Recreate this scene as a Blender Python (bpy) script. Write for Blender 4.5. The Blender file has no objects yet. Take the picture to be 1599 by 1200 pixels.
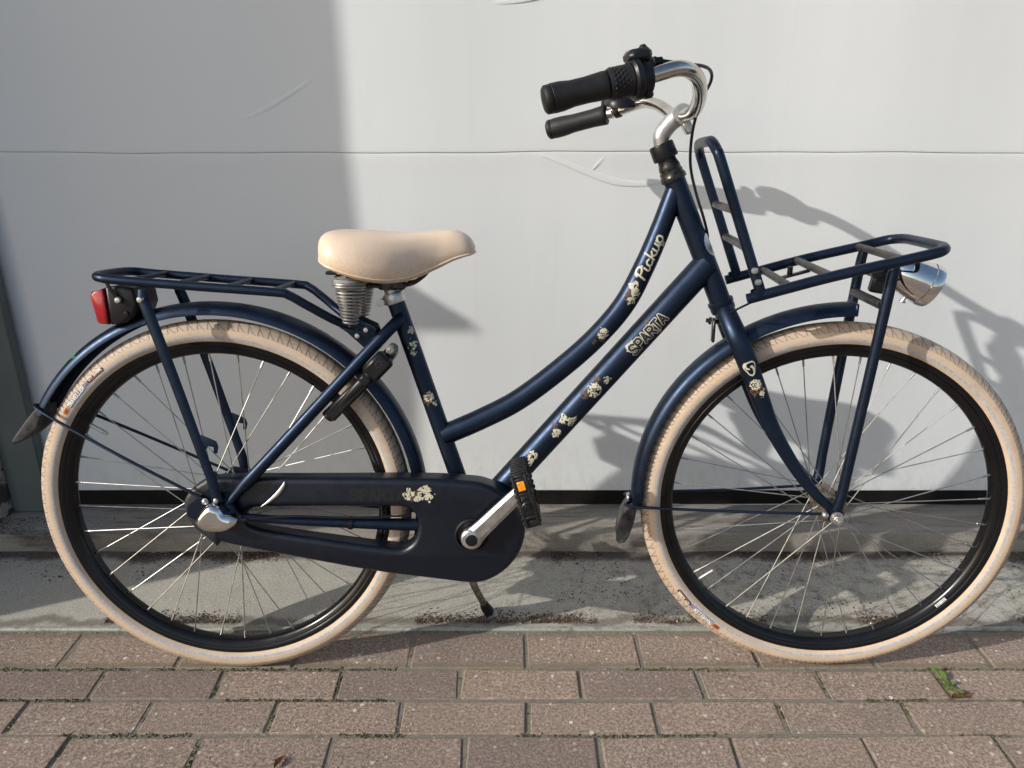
import bpy, math, random
from mathutils import Vector, Matrix
from mathutils.geometry import tessellate_polygon

random.seed(7)
scene = bpy.context.scene
C = scene.collection
R = math.radians

# ------------------------------------------------------------------ camera
cam = bpy.data.cameras.new('camera')
cam.sensor_width = 36.0
cam.lens = 26.51
cam.clip_start = 0.02
cam.clip_end = 500
cam_o = bpy.data.objects.new('camera', cam)
C.objects.link(cam_o)
cam_o.location = (0, 0, 1.0661)
cam_o.rotation_euler = (R(90 - 19.97), 0, 0)
scene.camera = cam_o

# ------------------------------------------------------------------ sky, sun, exposure
SUN_AZ, SUN_EL = 65.5, 25.5          # azimuth measured from the door's normal, sun behind the viewer's left shoulder
world = bpy.data.worlds.new('World')
scene.world = world
world.use_nodes = True
wn = world.node_tree.nodes
bgn = wn['Background']
sky = wn.new('ShaderNodeTexSky')
sky.sky_type = 'NISHITA'
sky.sun_disc = False
sky.sun_elevation = R(SUN_EL)
sky.sun_rotation = R(180 + SUN_AZ)
sky.air_density = 1.0
sky.dust_density = 2.0
world.node_tree.links.new(sky.outputs[0], bgn.inputs[0])
bgn.inputs[1].default_value = 0.15
sl = bpy.data.lights.new('sun', 'SUN')
sl.energy = 3.6
sl.angle = R(0.55)
sl.color = (1.0, 0.972, 0.925)
sun_o = bpy.data.objects.new('sun', sl)
C.objects.link(sun_o)
sdir = Vector((math.sin(R(SUN_AZ)) * math.cos(R(SUN_EL)), math.cos(R(SUN_AZ)) * math.cos(R(SUN_EL)), -math.sin(R(SUN_EL))))
sun_o.rotation_euler = sdir.to_track_quat('-Z', 'Y').to_euler()
sun_o.location = (-4, -2, 4)
scene.view_settings.view_transform = 'Standard'
scene.view_settings.look = 'None'
scene.view_settings.exposure = 0.17
scene.view_settings.gamma = 1.0
scene.cycles.max_bounces = 6
scene.cycles.diffuse_bounces = 3
scene.cycles.glossy_bounces = 3
scene.cycles.transmission_bounces = 4
scene.cycles.caustics_reflective = False
scene.cycles.caustics_refractive = False
scene.cycles.use_adaptive_sampling = True
scene.cycles.adaptive_threshold = 0.02

# ------------------------------------------------------------------ materials
def new_mat(name):
    m = bpy.data.materials.new(name)
    m.use_nodes = True
    nt = m.node_tree
    return m, nt, nt.nodes['Principled BSDF']

def link(nt, a, b):
    nt.links.new(a, b)

def coords(nt, kind='Object'):
    return nt.nodes.new('ShaderNodeTexCoord').outputs[kind]

def noise(nt, vec, scale, detail=4.0, rough=0.55):
    n = nt.nodes.new('ShaderNodeTexNoise')
    n.inputs['Scale'].default_value = scale
    n.inputs['Detail'].default_value = detail
    n.inputs['Roughness'].default_value = rough
    if vec is not None:
        link(nt, vec, n.inputs['Vector'])
    return n.outputs['Fac']

def ramp(nt, fac, stops):
    n = nt.nodes.new('ShaderNodeValToRGB')
    e = n.color_ramp.elements
    while len(e) < len(stops):
        e.new(0.5)
    for k, (p, c) in enumerate(stops):
        e[k].position = p
        e[k].color = (c, c, c, 1) if isinstance(c, float) else (c[0], c[1], c[2], 1)
    link(nt, fac, n.inputs[0])
    return n.outputs[0]

def mixc(nt, fac, a, b):
    n = nt.nodes.new('ShaderNodeMix')
    n.data_type = 'RGBA'
    for sock, val in ((n.inputs[0], fac), (n.inputs[6], a), (n.inputs[7], b)):
        if hasattr(val, 'is_linked'):
            link(nt, val, sock)
        elif isinstance(val, (int, float)):
            sock.default_value = val
        else:
            sock.default_value = (val[0], val[1], val[2], 1)
    return n.outputs[2]

def mth(nt, op, a, b=None, c=None):
    n = nt.nodes.new('ShaderNodeMath')
    n.operation = op
    for k, v in enumerate((a, b, c)):
        if v is None:
            continue
        if hasattr(v, 'is_linked'):
            link(nt, v, n.inputs[k])
        else:
            n.inputs[k].default_value = v
    return n.outputs[0]

def bump(nt, bs, h, strength, dist):
    n = nt.nodes.new('ShaderNodeBump')
    n.inputs['Strength'].default_value = strength
    n.inputs['Distance'].default_value = dist
    link(nt, h, n.inputs['Height'])
    link(nt, n.outputs[0], bs.inputs['Normal'])

def scaled(nt, vec, s):
    n = nt.nodes.new('ShaderNodeMapping')
    n.inputs['Scale'].default_value = s
    link(nt, vec, n.inputs['Vector'])
    return n.outputs[0]

def pm(name, c1, c2=None, scale=30.0, rough=0.5, metal=0.0, bmp=0.0, bscale=200.0, rvar=0.0, coat=0.0, spec=0.5, lo=0.35, hi=0.65):
    m, nt, bs = new_mat(name)
    bs.inputs['Roughness'].default_value = rough
    bs.inputs['Metallic'].default_value = metal
    bs.inputs['Coat Weight'].default_value = coat
    bs.inputs['Specular IOR Level'].default_value = spec
    v = coords(nt)
    if c2 is None:
        c2 = tuple(x * 0.8 for x in c1)
    f = noise(nt, v, scale)
    link(nt, ramp(nt, f, [(lo, c1), (hi, c2)]), bs.inputs['Base Color'])
    if rvar:
        link(nt, ramp(nt, noise(nt, v, scale * 2.3), [(0.3, rough - rvar), (0.7, rough + rvar)]), bs.inputs['Roughness'])
    if bmp:
        bump(nt, bs, noise(nt, v, bscale), bmp, 0.001)
    return m

M = {}
# satin navy metallic paint with fine scratches and dust
def navy(name, c1, c2, rough, metal, dusty=0.035):
    m, nt, bs = new_mat(name)
    v = coords(nt)
    base = ramp(nt, noise(nt, v, 22, 5), [(0.3, c1), (0.7, c2)])
    chips = ramp(nt, noise(nt, v, 160, 3, 0.7), [(0.735, 0.0), (0.76, 1.0)])
    base = mixc(nt, mth(nt, 'MULTIPLY', chips, 0.5), base, (0.16, 0.15, 0.14))
    dust = ramp(nt, noise(nt, v, 9, 6, 0.65), [(0.5, 0.0), (0.8, 1.0)])
    base = mixc(nt, mth(nt, 'MULTIPLY', dust, dusty), base, (0.22, 0.19, 0.16))
    link(nt, base, bs.inputs['Base Color'])
    bs.inputs['Metallic'].default_value = metal
    link(nt, ramp(nt, noise(nt, v, 60, 4), [(0.3, rough - 0.05), (0.7, rough + 0.07)]), bs.inputs['Roughness'])
    bump(nt, bs, noise(nt, v, 900, 2), 0.05, 0.0005)
    return m
M['navy'] = navy('navy_paint', (0.0195, 0.0310, 0.0560), (0.0150, 0.0245, 0.0455), 0.38, 0.82, 0.03)
M['case'] = navy('navy_plastic', (0.0024, 0.0050, 0.0115), (0.0034, 0.0064, 0.0140), 0.33, 0.15, 0.006)
M['case_grey'] = pm('dull_black_plastic', (0.010, 0.011, 0.013), (0.018, 0.019, 0.021), 25, 0.5, 0, 0.1)
M['black'] = pm('black_plastic', (0.006, 0.006, 0.0065), (0.011, 0.011, 0.012), 40, 0.36, 0, 0.08, 500, spec=0.32)
M['rubber'] = pm('black_rubber', (0.010, 0.010, 0.011), (0.018, 0.017, 0.016), 50, 0.55, 0, 0.15, 700, spec=0.3)
M['flaprubber'] = pm('scuffed_flap_rubber', (0.016, 0.016, 0.017), (0.075, 0.072, 0.068), 45, 0.6, 0, 0.3, 300, spec=0.25)
M['sealblack'] = pm('black_door_seal', (0.006, 0.0055, 0.005), (0.012, 0.010, 0.008), 20, 0.6, 0, 0.2, 200, spec=0.2)
M['worn'] = pm('worn_black_tube', (0.012, 0.012, 0.013), (0.045, 0.037, 0.030), 30, 0.45, 0.2, 0.1, 300, 0.08)
M['rimblack'] = pm('black_rim', (0.0035, 0.0035, 0.004), (0.006, 0.006, 0.0065), 20, 0.24, 0, 0, 0, 0.05, 0.0, 0.35)
M['chrome'] = pm('chrome', (0.80, 0.79, 0.76), (0.70, 0.68, 0.64), 14, 0.06, 1.0, 0, 0, 0.03)
M['barsteel'] = pm('polished_bar', (0.66, 0.62, 0.56), (0.52, 0.47, 0.41), 25, 0.17, 1.0, 0, 0, 0.05)
M['alu'] = pm('brushed_aluminium', (0.62, 0.61, 0.59), (0.42, 0.41, 0.39), 60, 0.36, 0.9, 0.2, 400, 0.08)
M['spoke'] = pm('spoke_steel', (0.42, 0.41, 0.385), (0.28, 0.27, 0.245), 40, 0.42, 0.9)
M['oldsteel'] = pm('tarnished_steel', (0.36, 0.32, 0.24), (0.16, 0.13, 0.09), 90, 0.42, 0.8, 0.2, 300)
M['grease'] = pm('greasy_steel', (0.06, 0.057, 0.052), (0.012, 0.012, 0.012), 120, 0.27, 0.6, 0.3, 300)
M['greyrubber'] = pm('grey_elastomer', (0.30, 0.30, 0.29), (0.22, 0.22, 0.21), 40, 0.45)
M['decal'] = pm('cream_decal', (0.56, 0.535, 0.40), (0.44, 0.41, 0.29), 150, 0.5, lo=0.3, hi=0.7)
M['rust'] = pm('rust_brown', (0.10, 0.045, 0.022), (0.05, 0.025, 0.018), 200, 0.6)
M['ink'] = pm('dark_ink', (0.012, 0.012, 0.016), (0.02, 0.02, 0.024), 80, 0.5)
M['ghost'] = pm('faded_lettering', (0.0010, 0.0014, 0.0024), (0.0020, 0.0026, 0.0042), 80, 0.52)
M['white'] = pm('white_print', (0.74, 0.73, 0.70), (0.62, 0.61, 0.58), 100, 0.5)
M['orange'] = pm('orange_print', (0.62, 0.16, 0.03), (0.45, 0.11, 0.02), 100, 0.45)
M['blue'] = pm('blue_print', (0.05, 0.08, 0.25), (0.08, 0.10, 0.28), 100, 0.5)
M['pink'] = pm('pink_print', (0.60, 0.16, 0.24), (0.5, 0.12, 0.2), 100, 0.5)
M['green'] = pm('green_sticker', (0.03, 0.36, 0.10), (0.02, 0.25, 0.07), 200, 0.45)
M['reflector'] = pm('amber_reflector', (0.80, 0.24, 0.01), (0.95, 0.38, 0.02), 300, 0.18, 0, 0.5, 500, 0, 0.6)
M['redlens'] = pm('red_lens', (0.42, 0.006, 0.012), (0.26, 0.004, 0.008), 60, 0.10, 0, 0.25, 350, 0, 0.8)
M['clearplastic'] = pm('smoky_clear_plastic', (0.17, 0.16, 0.145), (0.11, 0.10, 0.09), 60, 0.45)
def mat_lens():
    m, nt, bs = new_mat('headlight_glass')
    bs.inputs['Base Color'].default_value = (0.9, 0.92, 0.92, 1)
    bs.inputs['Roughness'].default_value = 0.08
    bs.inputs['Transmission Weight'].default_value = 0.9
    return m
M['lens'] = mat_lens()

def mat_saddle():
    m, nt, bs = new_mat('cream_leather')
    v = coords(nt)
    base = ramp(nt, noise(nt, v, 12, 5), [(0.3, (0.77, 0.605, 0.455)), (0.7, (0.71, 0.54, 0.39))])
    sp = nt.nodes.new('ShaderNodeSeparateXYZ')
    link(nt, v, sp.inputs[0])
    low = mth(nt, 'MULTIPLY', mth(nt, 'SUBTRACT', 0.862, sp.outputs[2]), 13.0)     # the skirt is dirtier
    low = mth(nt, 'MINIMUM', mth(nt, 'MAXIMUM', low, 0.0), 1.0)
    spk = ramp(nt, noise(nt, v, 210, 5, 0.7), [(0.46, 0.0), (0.62, 1.0)])
    f = mth(nt, 'MULTIPLY', mth(nt, 'MULTIPLY', spk, low), 0.28)
    base = mixc(nt, mth(nt, 'MULTIPLY', low, 0.20), base, (0.58, 0.38, 0.21))
    base = mixc(nt, f, base, (0.30, 0.165, 0.075))
    link(nt, base, bs.inputs['Base Color'])
    bs.inputs['Roughness'].default_value = 0.33
    bump(nt, bs, noise(nt, v, 700, 3), 0.12, 0.0006)
    return m
M['saddle'] = mat_saddle()

def mat_tyre(name, tread):
    m, nt, bs = new_mat(name)
    v = coords(nt)
    c1, c2 = ((0.60, 0.460, 0.325), (0.52, 0.390, 0.275)) if not tread else ((0.52, 0.40, 0.295), (0.42, 0.315, 0.23))
    base = ramp(nt, noise(nt, v, 26, 5, 0.65), [(0.3, c1), (0.7, c2)])
    grime = ramp(nt, noise(nt, v, 240, 4, 0.7), [(0.52, 0.0), (0.75, 1.0)])
    base = mixc(nt, mth(nt, 'MULTIPLY', grime, 0.5), base, (0.30, 0.225, 0.165))
    scuff = ramp(nt, noise(nt, v, 11, 6, 0.7), [(0.46, 0.0), (0.72, 1.0)])
    base = mixc(nt, mth(nt, 'MULTIPLY', scuff, 0.38), base, (0.40, 0.335, 0.27))
    bs.inputs['Roughness'].default_value = 0.62
    uvn = nt.nodes.new('ShaderNodeUVMap')
    uvn.uv_map = 'UVMap'
    sp = nt.nodes.new('ShaderNodeSeparateXYZ')
    link(nt, uvn.outputs[0], sp.inputs[0])
    pu, pv = sp.outputs[0], sp.outputs[1]          # pu counts pitches round the wheel, pv: degrees from tread centre / 70
    if tread:
        a = mth(nt, 'ABSOLUTE', pv)
        l1 = mth(nt, 'FRACT', mth(nt, 'ADD', pu, mth(nt, 'MULTIPLY', a, 0.22)))
        g1 = mth(nt, 'LESS_THAN', mth(nt, 'ABSOLUTE', mth(nt, 'SUBTRACT', l1, 0.5)), 0.055)
        q = mth(nt, 'MULTIPLY', mth(nt, 'POWER', mth(nt, 'SUBTRACT', 1.0, a), 0.6), 1.25)
        l2 = mth(nt, 'FRACT', mth(nt, 'SUBTRACT', pu, q))
        g2 = mth(nt, 'LESS_THAN', mth(nt, 'ABSOLUTE', mth(nt, 'SUBTRACT', l2, 0.5)), 0.055)
        g = mth(nt, 'MAXIMUM', g1, g2)
        g = mth(nt, 'MULTIPLY', g, mth(nt, 'GREATER_THAN', a, 0.12))
        base = mixc(nt, mth(nt, 'MULTIPLY', g, 0.64), base, (0.12, 0.075, 0.047))
        bump(nt, bs, mth(nt, 'SUBTRACT', 1.0, g), 0.8, 0.0012)
    else:
        rib = nt.nodes.new('ShaderNodeTexWave')
        rib.inputs['Scale'].default_value = 1.0
        st = mth(nt, 'SINE', mth(nt, 'MULTIPLY', pv, 160.0))
        dl = ramp(nt, st, [(0.75, 0.0), (1.0, 1.0)])
        base = mixc(nt, mth(nt, 'MULTIPLY', dl, 0.22), base, (0.32, 0.17, 0.09))
        bump(nt, bs, st, 0.25, 0.0004)
    link(nt, base, bs.inputs['Base Color'])
    return m
M['tyre'] = mat_tyre('cream_sidewall', False)
M['tread'] = mat_tyre('cream_tread', True)
M['stripe'] = pm('grey_reflex_stripe', (0.46, 0.47, 0.49), (0.33, 0.34, 0.36), 200, 0.42, 0.1, 0.2, 600)

def mat_brick():
    m, nt, bs = new_mat('concrete_paver')
    v = coords(nt)
    oi = nt.nodes.new('ShaderNodeObjectInfo')
    off = nt.nodes.new('ShaderNodeVectorMath')
    off.operation = 'MULTIPLY_ADD'
    link(nt, oi.outputs['Location'], off.inputs[0])
    off.inputs[1].default_value = (3.1, 2.7, 1.0)
    link(nt, v, off.inputs[2])
    vv = off.outputs[0]
    base = ramp(nt, noise(nt, vv, 14, 6, 0.65), [(0.25, (0.235, 0.158, 0.115)), (0.5, (0.355, 0.245, 0.185)), (0.8, (0.285, 0.220, 0.150))])
    base = mixc(nt, mth(nt, 'MULTIPLY', oi.outputs['Random'], 0.75), base, (0.225, 0.172, 0.155))
    grain = ramp(nt, noise(nt, vv, 165, 5, 0.95), [(0.37, (0.03, 0.021, 0.014)), (0.5, (0.31, 0.225, 0.17)), (0.63, (0.76, 0.63, 0.51))])
    base = mixc(nt, 0.66, base, grain)
    vo = nt.nodes.new('ShaderNodeTexVoronoi')
    vo.inputs['Scale'].default_value = 85
    link(nt, vv, vo.inputs['Vector'])
    sepc = nt.nodes.new('ShaderNodeSeparateXYZ')
    link(nt, vo.outputs['Color'], sepc.inputs[0])
    thr = mth(nt, 'MULTIPLY', mth(nt, 'SUBTRACT', sepc.outputs[0], 0.64), 1.0)
    peb = mth(nt, 'LESS_THAN', vo.outputs['Distance'], thr)
    pc = mixc(nt, sepc.outputs[1], (0.36, 0.28, 0.22), (0.80, 0.73, 0.64))
    base = mixc(nt, mth(nt, 'MULTIPLY', peb, 0.9), base, pc)
    dark = mth(nt, 'MULTIPLY', ramp(nt, oi.outputs['Random'], [(0.78, 0.0), (0.92, 1.0)]), 0.36)
    base = mixc(nt, dark, base, (0.125, 0.092, 0.088))
    stain = ramp(nt, noise(nt, vv, 3.2, 5, 0.65), [(0.45, 0.0), (0.72, 1.0)])
    base = mixc(nt, mth(nt, 'MULTIPLY', stain, 0.4), base, (0.15, 0.125, 0.095))
    sp = nt.nodes.new('ShaderNodeSeparateXYZ')
    link(nt, v, sp.inputs[0])
    ex = mth(nt, 'SUBTRACT', mth(nt, 'ABSOLUTE', sp.outputs[0]), 0.1085)
    ey = mth(nt, 'SUBTRACT', mth(nt, 'ABSOLUTE', sp.outputs[1]), 0.0345)
    ed = mth(nt, 'MULTIPLY', mth(nt, 'MAXIMUM', ex, ey), 110.0)
    ed = mth(nt, 'ADD', ed, mth(nt, 'MULTIPLY', mth(nt, 'SUBTRACT', noise(nt, vv, 40, 5, 0.7), 0.5), 3.2))
    ed = mth(nt, 'MINIMUM', mth(nt, 'MAXIMUM', ed, 0.0), 1.0)
    sandc = mixc(nt, noise(nt, vv, 380, 2, 0.8), (0.075, 0.060, 0.036), (0.33, 0.265, 0.185))
    base = mixc(nt, mth(nt, 'MULTIPLY', ed, 0.8), base, sandc)
    moss = ramp(nt, noise(nt, vv, 7, 5, 0.7), [(0.60, 0.0), (0.78, 1.0)])
    base = mixc(nt, mth(nt, 'MULTIPLY', moss, 0.35), base, (0.085, 0.085, 0.05))
    link(nt, base, bs.inputs['Base Color'])
    bs.inputs['Roughness'].default_value = 0.85
    h = mth(nt, 'ADD', noise(nt, vv, 260, 4, 0.85), mth(nt, 'MULTIPLY', peb, 0.4))
    bump(nt, bs, h, 0.9, 0.003)
    return m
M['brick'] = mat_brick()

def mat_ground(name, stops, s1, grainmix, grain_scale, dirt, dirt_scale, bstr, stretch=(1, 1, 1), dirtc=(0.05, 0.04, 0.03)):
    m, nt, bs = new_mat(name)
    v = coords(nt)
    base = ramp(nt, noise(nt, scaled(nt, v, stretch), s1, 7, 0.65), stops)
    gr = ramp(nt, noise(nt, v, grain_scale, 3, 0.8), [(0.34, (0.04, 0.037, 0.03)), (0.5, (0.30, 0.29, 0.25)), (0.66, (0.62, 0.60, 0.54))])
    base = mixc(nt, grainmix, base, gr)
    d = ramp(nt, noise(nt, scaled(nt, v, stretch), dirt_scale, 8, 0.72), [(dirt, 0.0), (dirt + 0.13, 1.0)])
    base = mixc(nt, mth(nt, 'MULTIPLY', d, 0.8), base, dirtc)
    link(nt, base, bs.inputs['Base Color'])
    bs.inputs['Roughness'].default_value = 0.9
    bump(nt, bs, noise(nt, v, grain_scale * 0.8, 4, 0.8), bstr, 0.002)
    return m
def mat_slab():
    m, nt, bs = new_mat('worn_concrete')
    v = coords(nt)
    sp = nt.nodes.new('ShaderNodeSeparateXYZ')
    link(nt, v, sp.inputs[0])
    big = noise(nt, v, 4.5, 6, 0.65)
    base = ramp(nt, big, [(0.28, (0.29, 0.258, 0.200)), (0.5, (0.43, 0.395, 0.320)), (0.75, (0.35, 0.328, 0.280))])
    gr = ramp(nt, noise(nt, v, 330, 3, 0.85), [(0.37, (0.05, 0.045, 0.036)), (0.5, (0.36, 0.345, 0.30)), (0.63, (0.74, 0.72, 0.66))])
    base = mixc(nt, 0.42, base, gr)
    blot = ramp(nt, noise(nt, v, 34, 6, 0.75), [(0.48, 0.0), (0.66, 1.0)])
    right = mth(nt, 'MINIMUM', mth(nt, 'MAXIMUM', mth(nt, 'ADD', mth(nt, 'MULTIPLY', sp.outputs[0], 1.3), 0.35), 0.12), 1.0)
    base = mixc(nt, mth(nt, 'MULTIPLY', mth(nt, 'MULTIPLY', blot, right), 0.7), base, (0.075, 0.058, 0.045))
    wav = mth(nt, 'MULTIPLY', mth(nt, 'SUBTRACT', noise(nt, scaled(nt, v, (1, 0.3, 1)), 9, 5, 0.6), 0.5), 0.10)
    for yc, wd, st in ((1.662, 0.034, 0.9), (1.392, 0.020, 0.6)):       # soil washed against the step and the edge
        d = mth(nt, 'ABSOLUTE', mth(nt, 'SUBTRACT', mth(nt, 'ADD', sp.outputs[1], wav), yc))
        b = mth(nt, 'MAXIMUM', mth(nt, 'SUBTRACT', 1.0, mth(nt, 'DIVIDE', d, wd)), 0.0)
        b = mth(nt, 'MULTIPLY', mth(nt, 'MINIMUM', mth(nt, 'MULTIPLY', b, mth(nt, 'MULTIPLY', noise(nt, v, 60, 5, 0.75), 3.2)), 1.0), st)
        base = mixc(nt, b, base, (0.085, 0.062, 0.045))
    link(nt, base, bs.inputs['Base Color'])
    bs.inputs['Roughness'].default_value = 0.9
    bump(nt, bs, noise(nt, v, 260, 4, 0.8), 0.6, 0.002)
    return m
M['slab'] = mat_slab()
M['sill'] = mat_ground('weathered_sill', [(0.3, (0.16, 0.13, 0.10)), (0.5, (0.30, 0.262, 0.215)), (0.72, (0.13, 0.104, 0.08))], 7, 0.25, 300, 0.53, 15, 0.6, (0.3, 2.6, 1), (0.045, 0.033, 0.024))
M['sand'] = mat_ground('joint_sand', [(0.3, (0.085, 0.066, 0.042)), (0.55, (0.19, 0.15, 0.105)), (0.8, (0.07, 0.060, 0.03))], 12, 0.3, 420, 0.55, 22, 0.8)
M['edge'] = mat_ground('weathered_edge_profile', [(0.3, (0.22, 0.225, 0.19)), (0.55, (0.33, 0.335, 0.29)), (0.75, (0.15, 0.135, 0.105))], 14, 0.25, 300, 0.54, 26, 0.5)

def mat_door():
    m, nt, bs = new_mat('white_door_sheet')
    v = coords(nt)
    base = ramp(nt, noise(nt, scaled(nt, v, (1, 1, 0.35)), 1.6, 4, 0.5), [(0.3, (0.722, 0.735, 0.722)), (0.7, (0.69, 0.703, 0.692))])
    dirt = ramp(nt, noise(nt, v, 60, 3, 0.7), [(0.78, 0.0), (0.84, 1.0)])
    base = mixc(nt, mth(nt, 'MULTIPLY', dirt, 0.25), base, (0.35, 0.33, 0.28))
    spz = nt.nodes.new('ShaderNodeSeparateXYZ')
    link(nt, v, spz.inputs[0])
    lowz = mth(nt, 'MINIMUM', mth(nt, 'MAXIMUM', mth(nt, 'MULTIPLY', mth(nt, 'SUBTRACT', 0.26, spz.outputs[2]), 5.0), 0.0), 1.0)
    splash = ramp(nt, noise(nt, scaled(nt, v, (1, 1, 0.5)), 38, 6, 0.75), [(0.46, 0.0), (0.74, 1.0)])
    base = mixc(nt, mth(nt, 'MULTIPLY', mth(nt, 'MULTIPLY', splash, lowz), 0.45), base, (0.40, 0.37, 0.31))
    drip = ramp(nt, noise(nt, scaled(nt, v, (30, 1, 0.8)), 1.0, 4, 0.6), [(0.58, 0.0), (0.80, 1.0)])
    base = mixc(nt, mth(nt, 'MULTIPLY', drip, 0.10), base, (0.50, 0.49, 0.44))
    link(nt, base, bs.inputs['Base Color'])
    bs.inputs['Roughness'].default_value = 0.42
    fine = noise(nt, scaled(nt, v, (420, 1, 26)), 1.0, 3, 0.6)
    wide = noise(nt, scaled(nt, v, (9, 1, 2.5)), 1.0, 3, 0.5)
    h = mth(nt, 'ADD', mth(nt, 'MULTIPLY', fine, 0.25), mth(nt, 'MULTIPLY', wide, 2.2))
    bump(nt, bs, h, 0.22, 0.003)
    return m
M['door'] = mat_door()
M['jamb'] = pm('grey_green_paint', (0.115, 0.135, 0.125), (0.085, 0.10, 0.095), 6, 0.5, 0, 0.1, 120)
M['oldwood'] = pm('peeling_painted_wood', (0.36, 0.33, 0.28), (0.075, 0.055, 0.04), 22, 0.75, 0, 0.6, 90, lo=0.46, hi=0.52)
M['wallbrick'] = pm('dark_wall_brick', (0.10, 0.06, 0.045), (0.06, 0.04, 0.03), 12, 0.85, 0, 0.5, 120)
M['render'] = pm('grey_render', (0.42, 0.40, 0.37), (0.34, 0.33, 0.30), 8, 0.9, 0, 0.4, 150)
M['leafdry'] = pm('dry_leaf', (0.26, 0.10, 0.035), (0.16, 0.06, 0.025), 120, 0.6)
M['weedgreen'] = pm('weed_green', (0.20, 0.26, 0.05), (0.10, 0.16, 0.03), 60, 0.5)
def mat_soil():
    m, nt, bs = new_mat('soil_crumbs')
    g = nt.nodes.new('ShaderNodeNewGeometry')
    link(nt, ramp(nt, g.outputs['Random Per Island'], [(0.0, (0.028, 0.020, 0.014)), (0.5, (0.07, 0.048, 0.03)), (0.8, (0.12, 0.075, 0.045)), (0.93, (0.20, 0.11, 0.055)), (1.0, (0.42, 0.38, 0.32))]), bs.inputs['Base Color'])
    bs.inputs['Roughness'].default_value = 0.9
    return m
M['soil'] = mat_soil()
def mat_moss():
    m, nt, bs = new_mat('moss')
    g = nt.nodes.new('ShaderNodeNewGeometry')
    link(nt, ramp(nt, g.outputs['Random Per Island'], [(0.0, (0.035, 0.033, 0.014)), (0.55, (0.07, 0.068, 0.028)), (0.85, (0.10, 0.115, 0.035)), (1.0, (0.25, 0.22, 0.15))]), bs.inputs['Base Color'])
    bs.inputs['Roughness'].default_value = 0.9
    return m
M['moss'] = mat_moss()

# ------------------------------------------------------------------ mesh helpers
def V(*a):
    return Vector(a[0]) if len(a) == 1 else Vector(a)

def cr(pts, n=6, closed=False):
    """Catmull-Rom through points of any dimension."""
    P = [tuple(p) for p in pts]
    L = len(P)
    out = []
    rng = range(L) if closed else range(L - 1)
    for i in rng:
        if closed:
            p0, p1, p2, p3 = P[(i - 1) % L], P[i], P[(i + 1) % L], P[(i + 2) % L]
        else:
            p1, p2 = P[i], P[i + 1]
            p0 = P[i - 1] if i > 0 else tuple(2 * a - b for a, b in zip(p1, p2))
            p3 = P[i + 2] if i + 2 < L else tuple(2 * b - a for a, b in zip(p1, p2))
        for k in range(n):
            t = k / n
            out.append(tuple(0.5 * ((2 * b) + (-a + c) * t + (2 * a - 5 * b + 4 * c - d) * t * t + (-a + 3 * b - 3 * c + d) * t ** 3)
                             for a, b, c, d in zip(p0, p1, p2, p3)))
    if not closed:
        out.append(P[-1])
    return out

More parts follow.
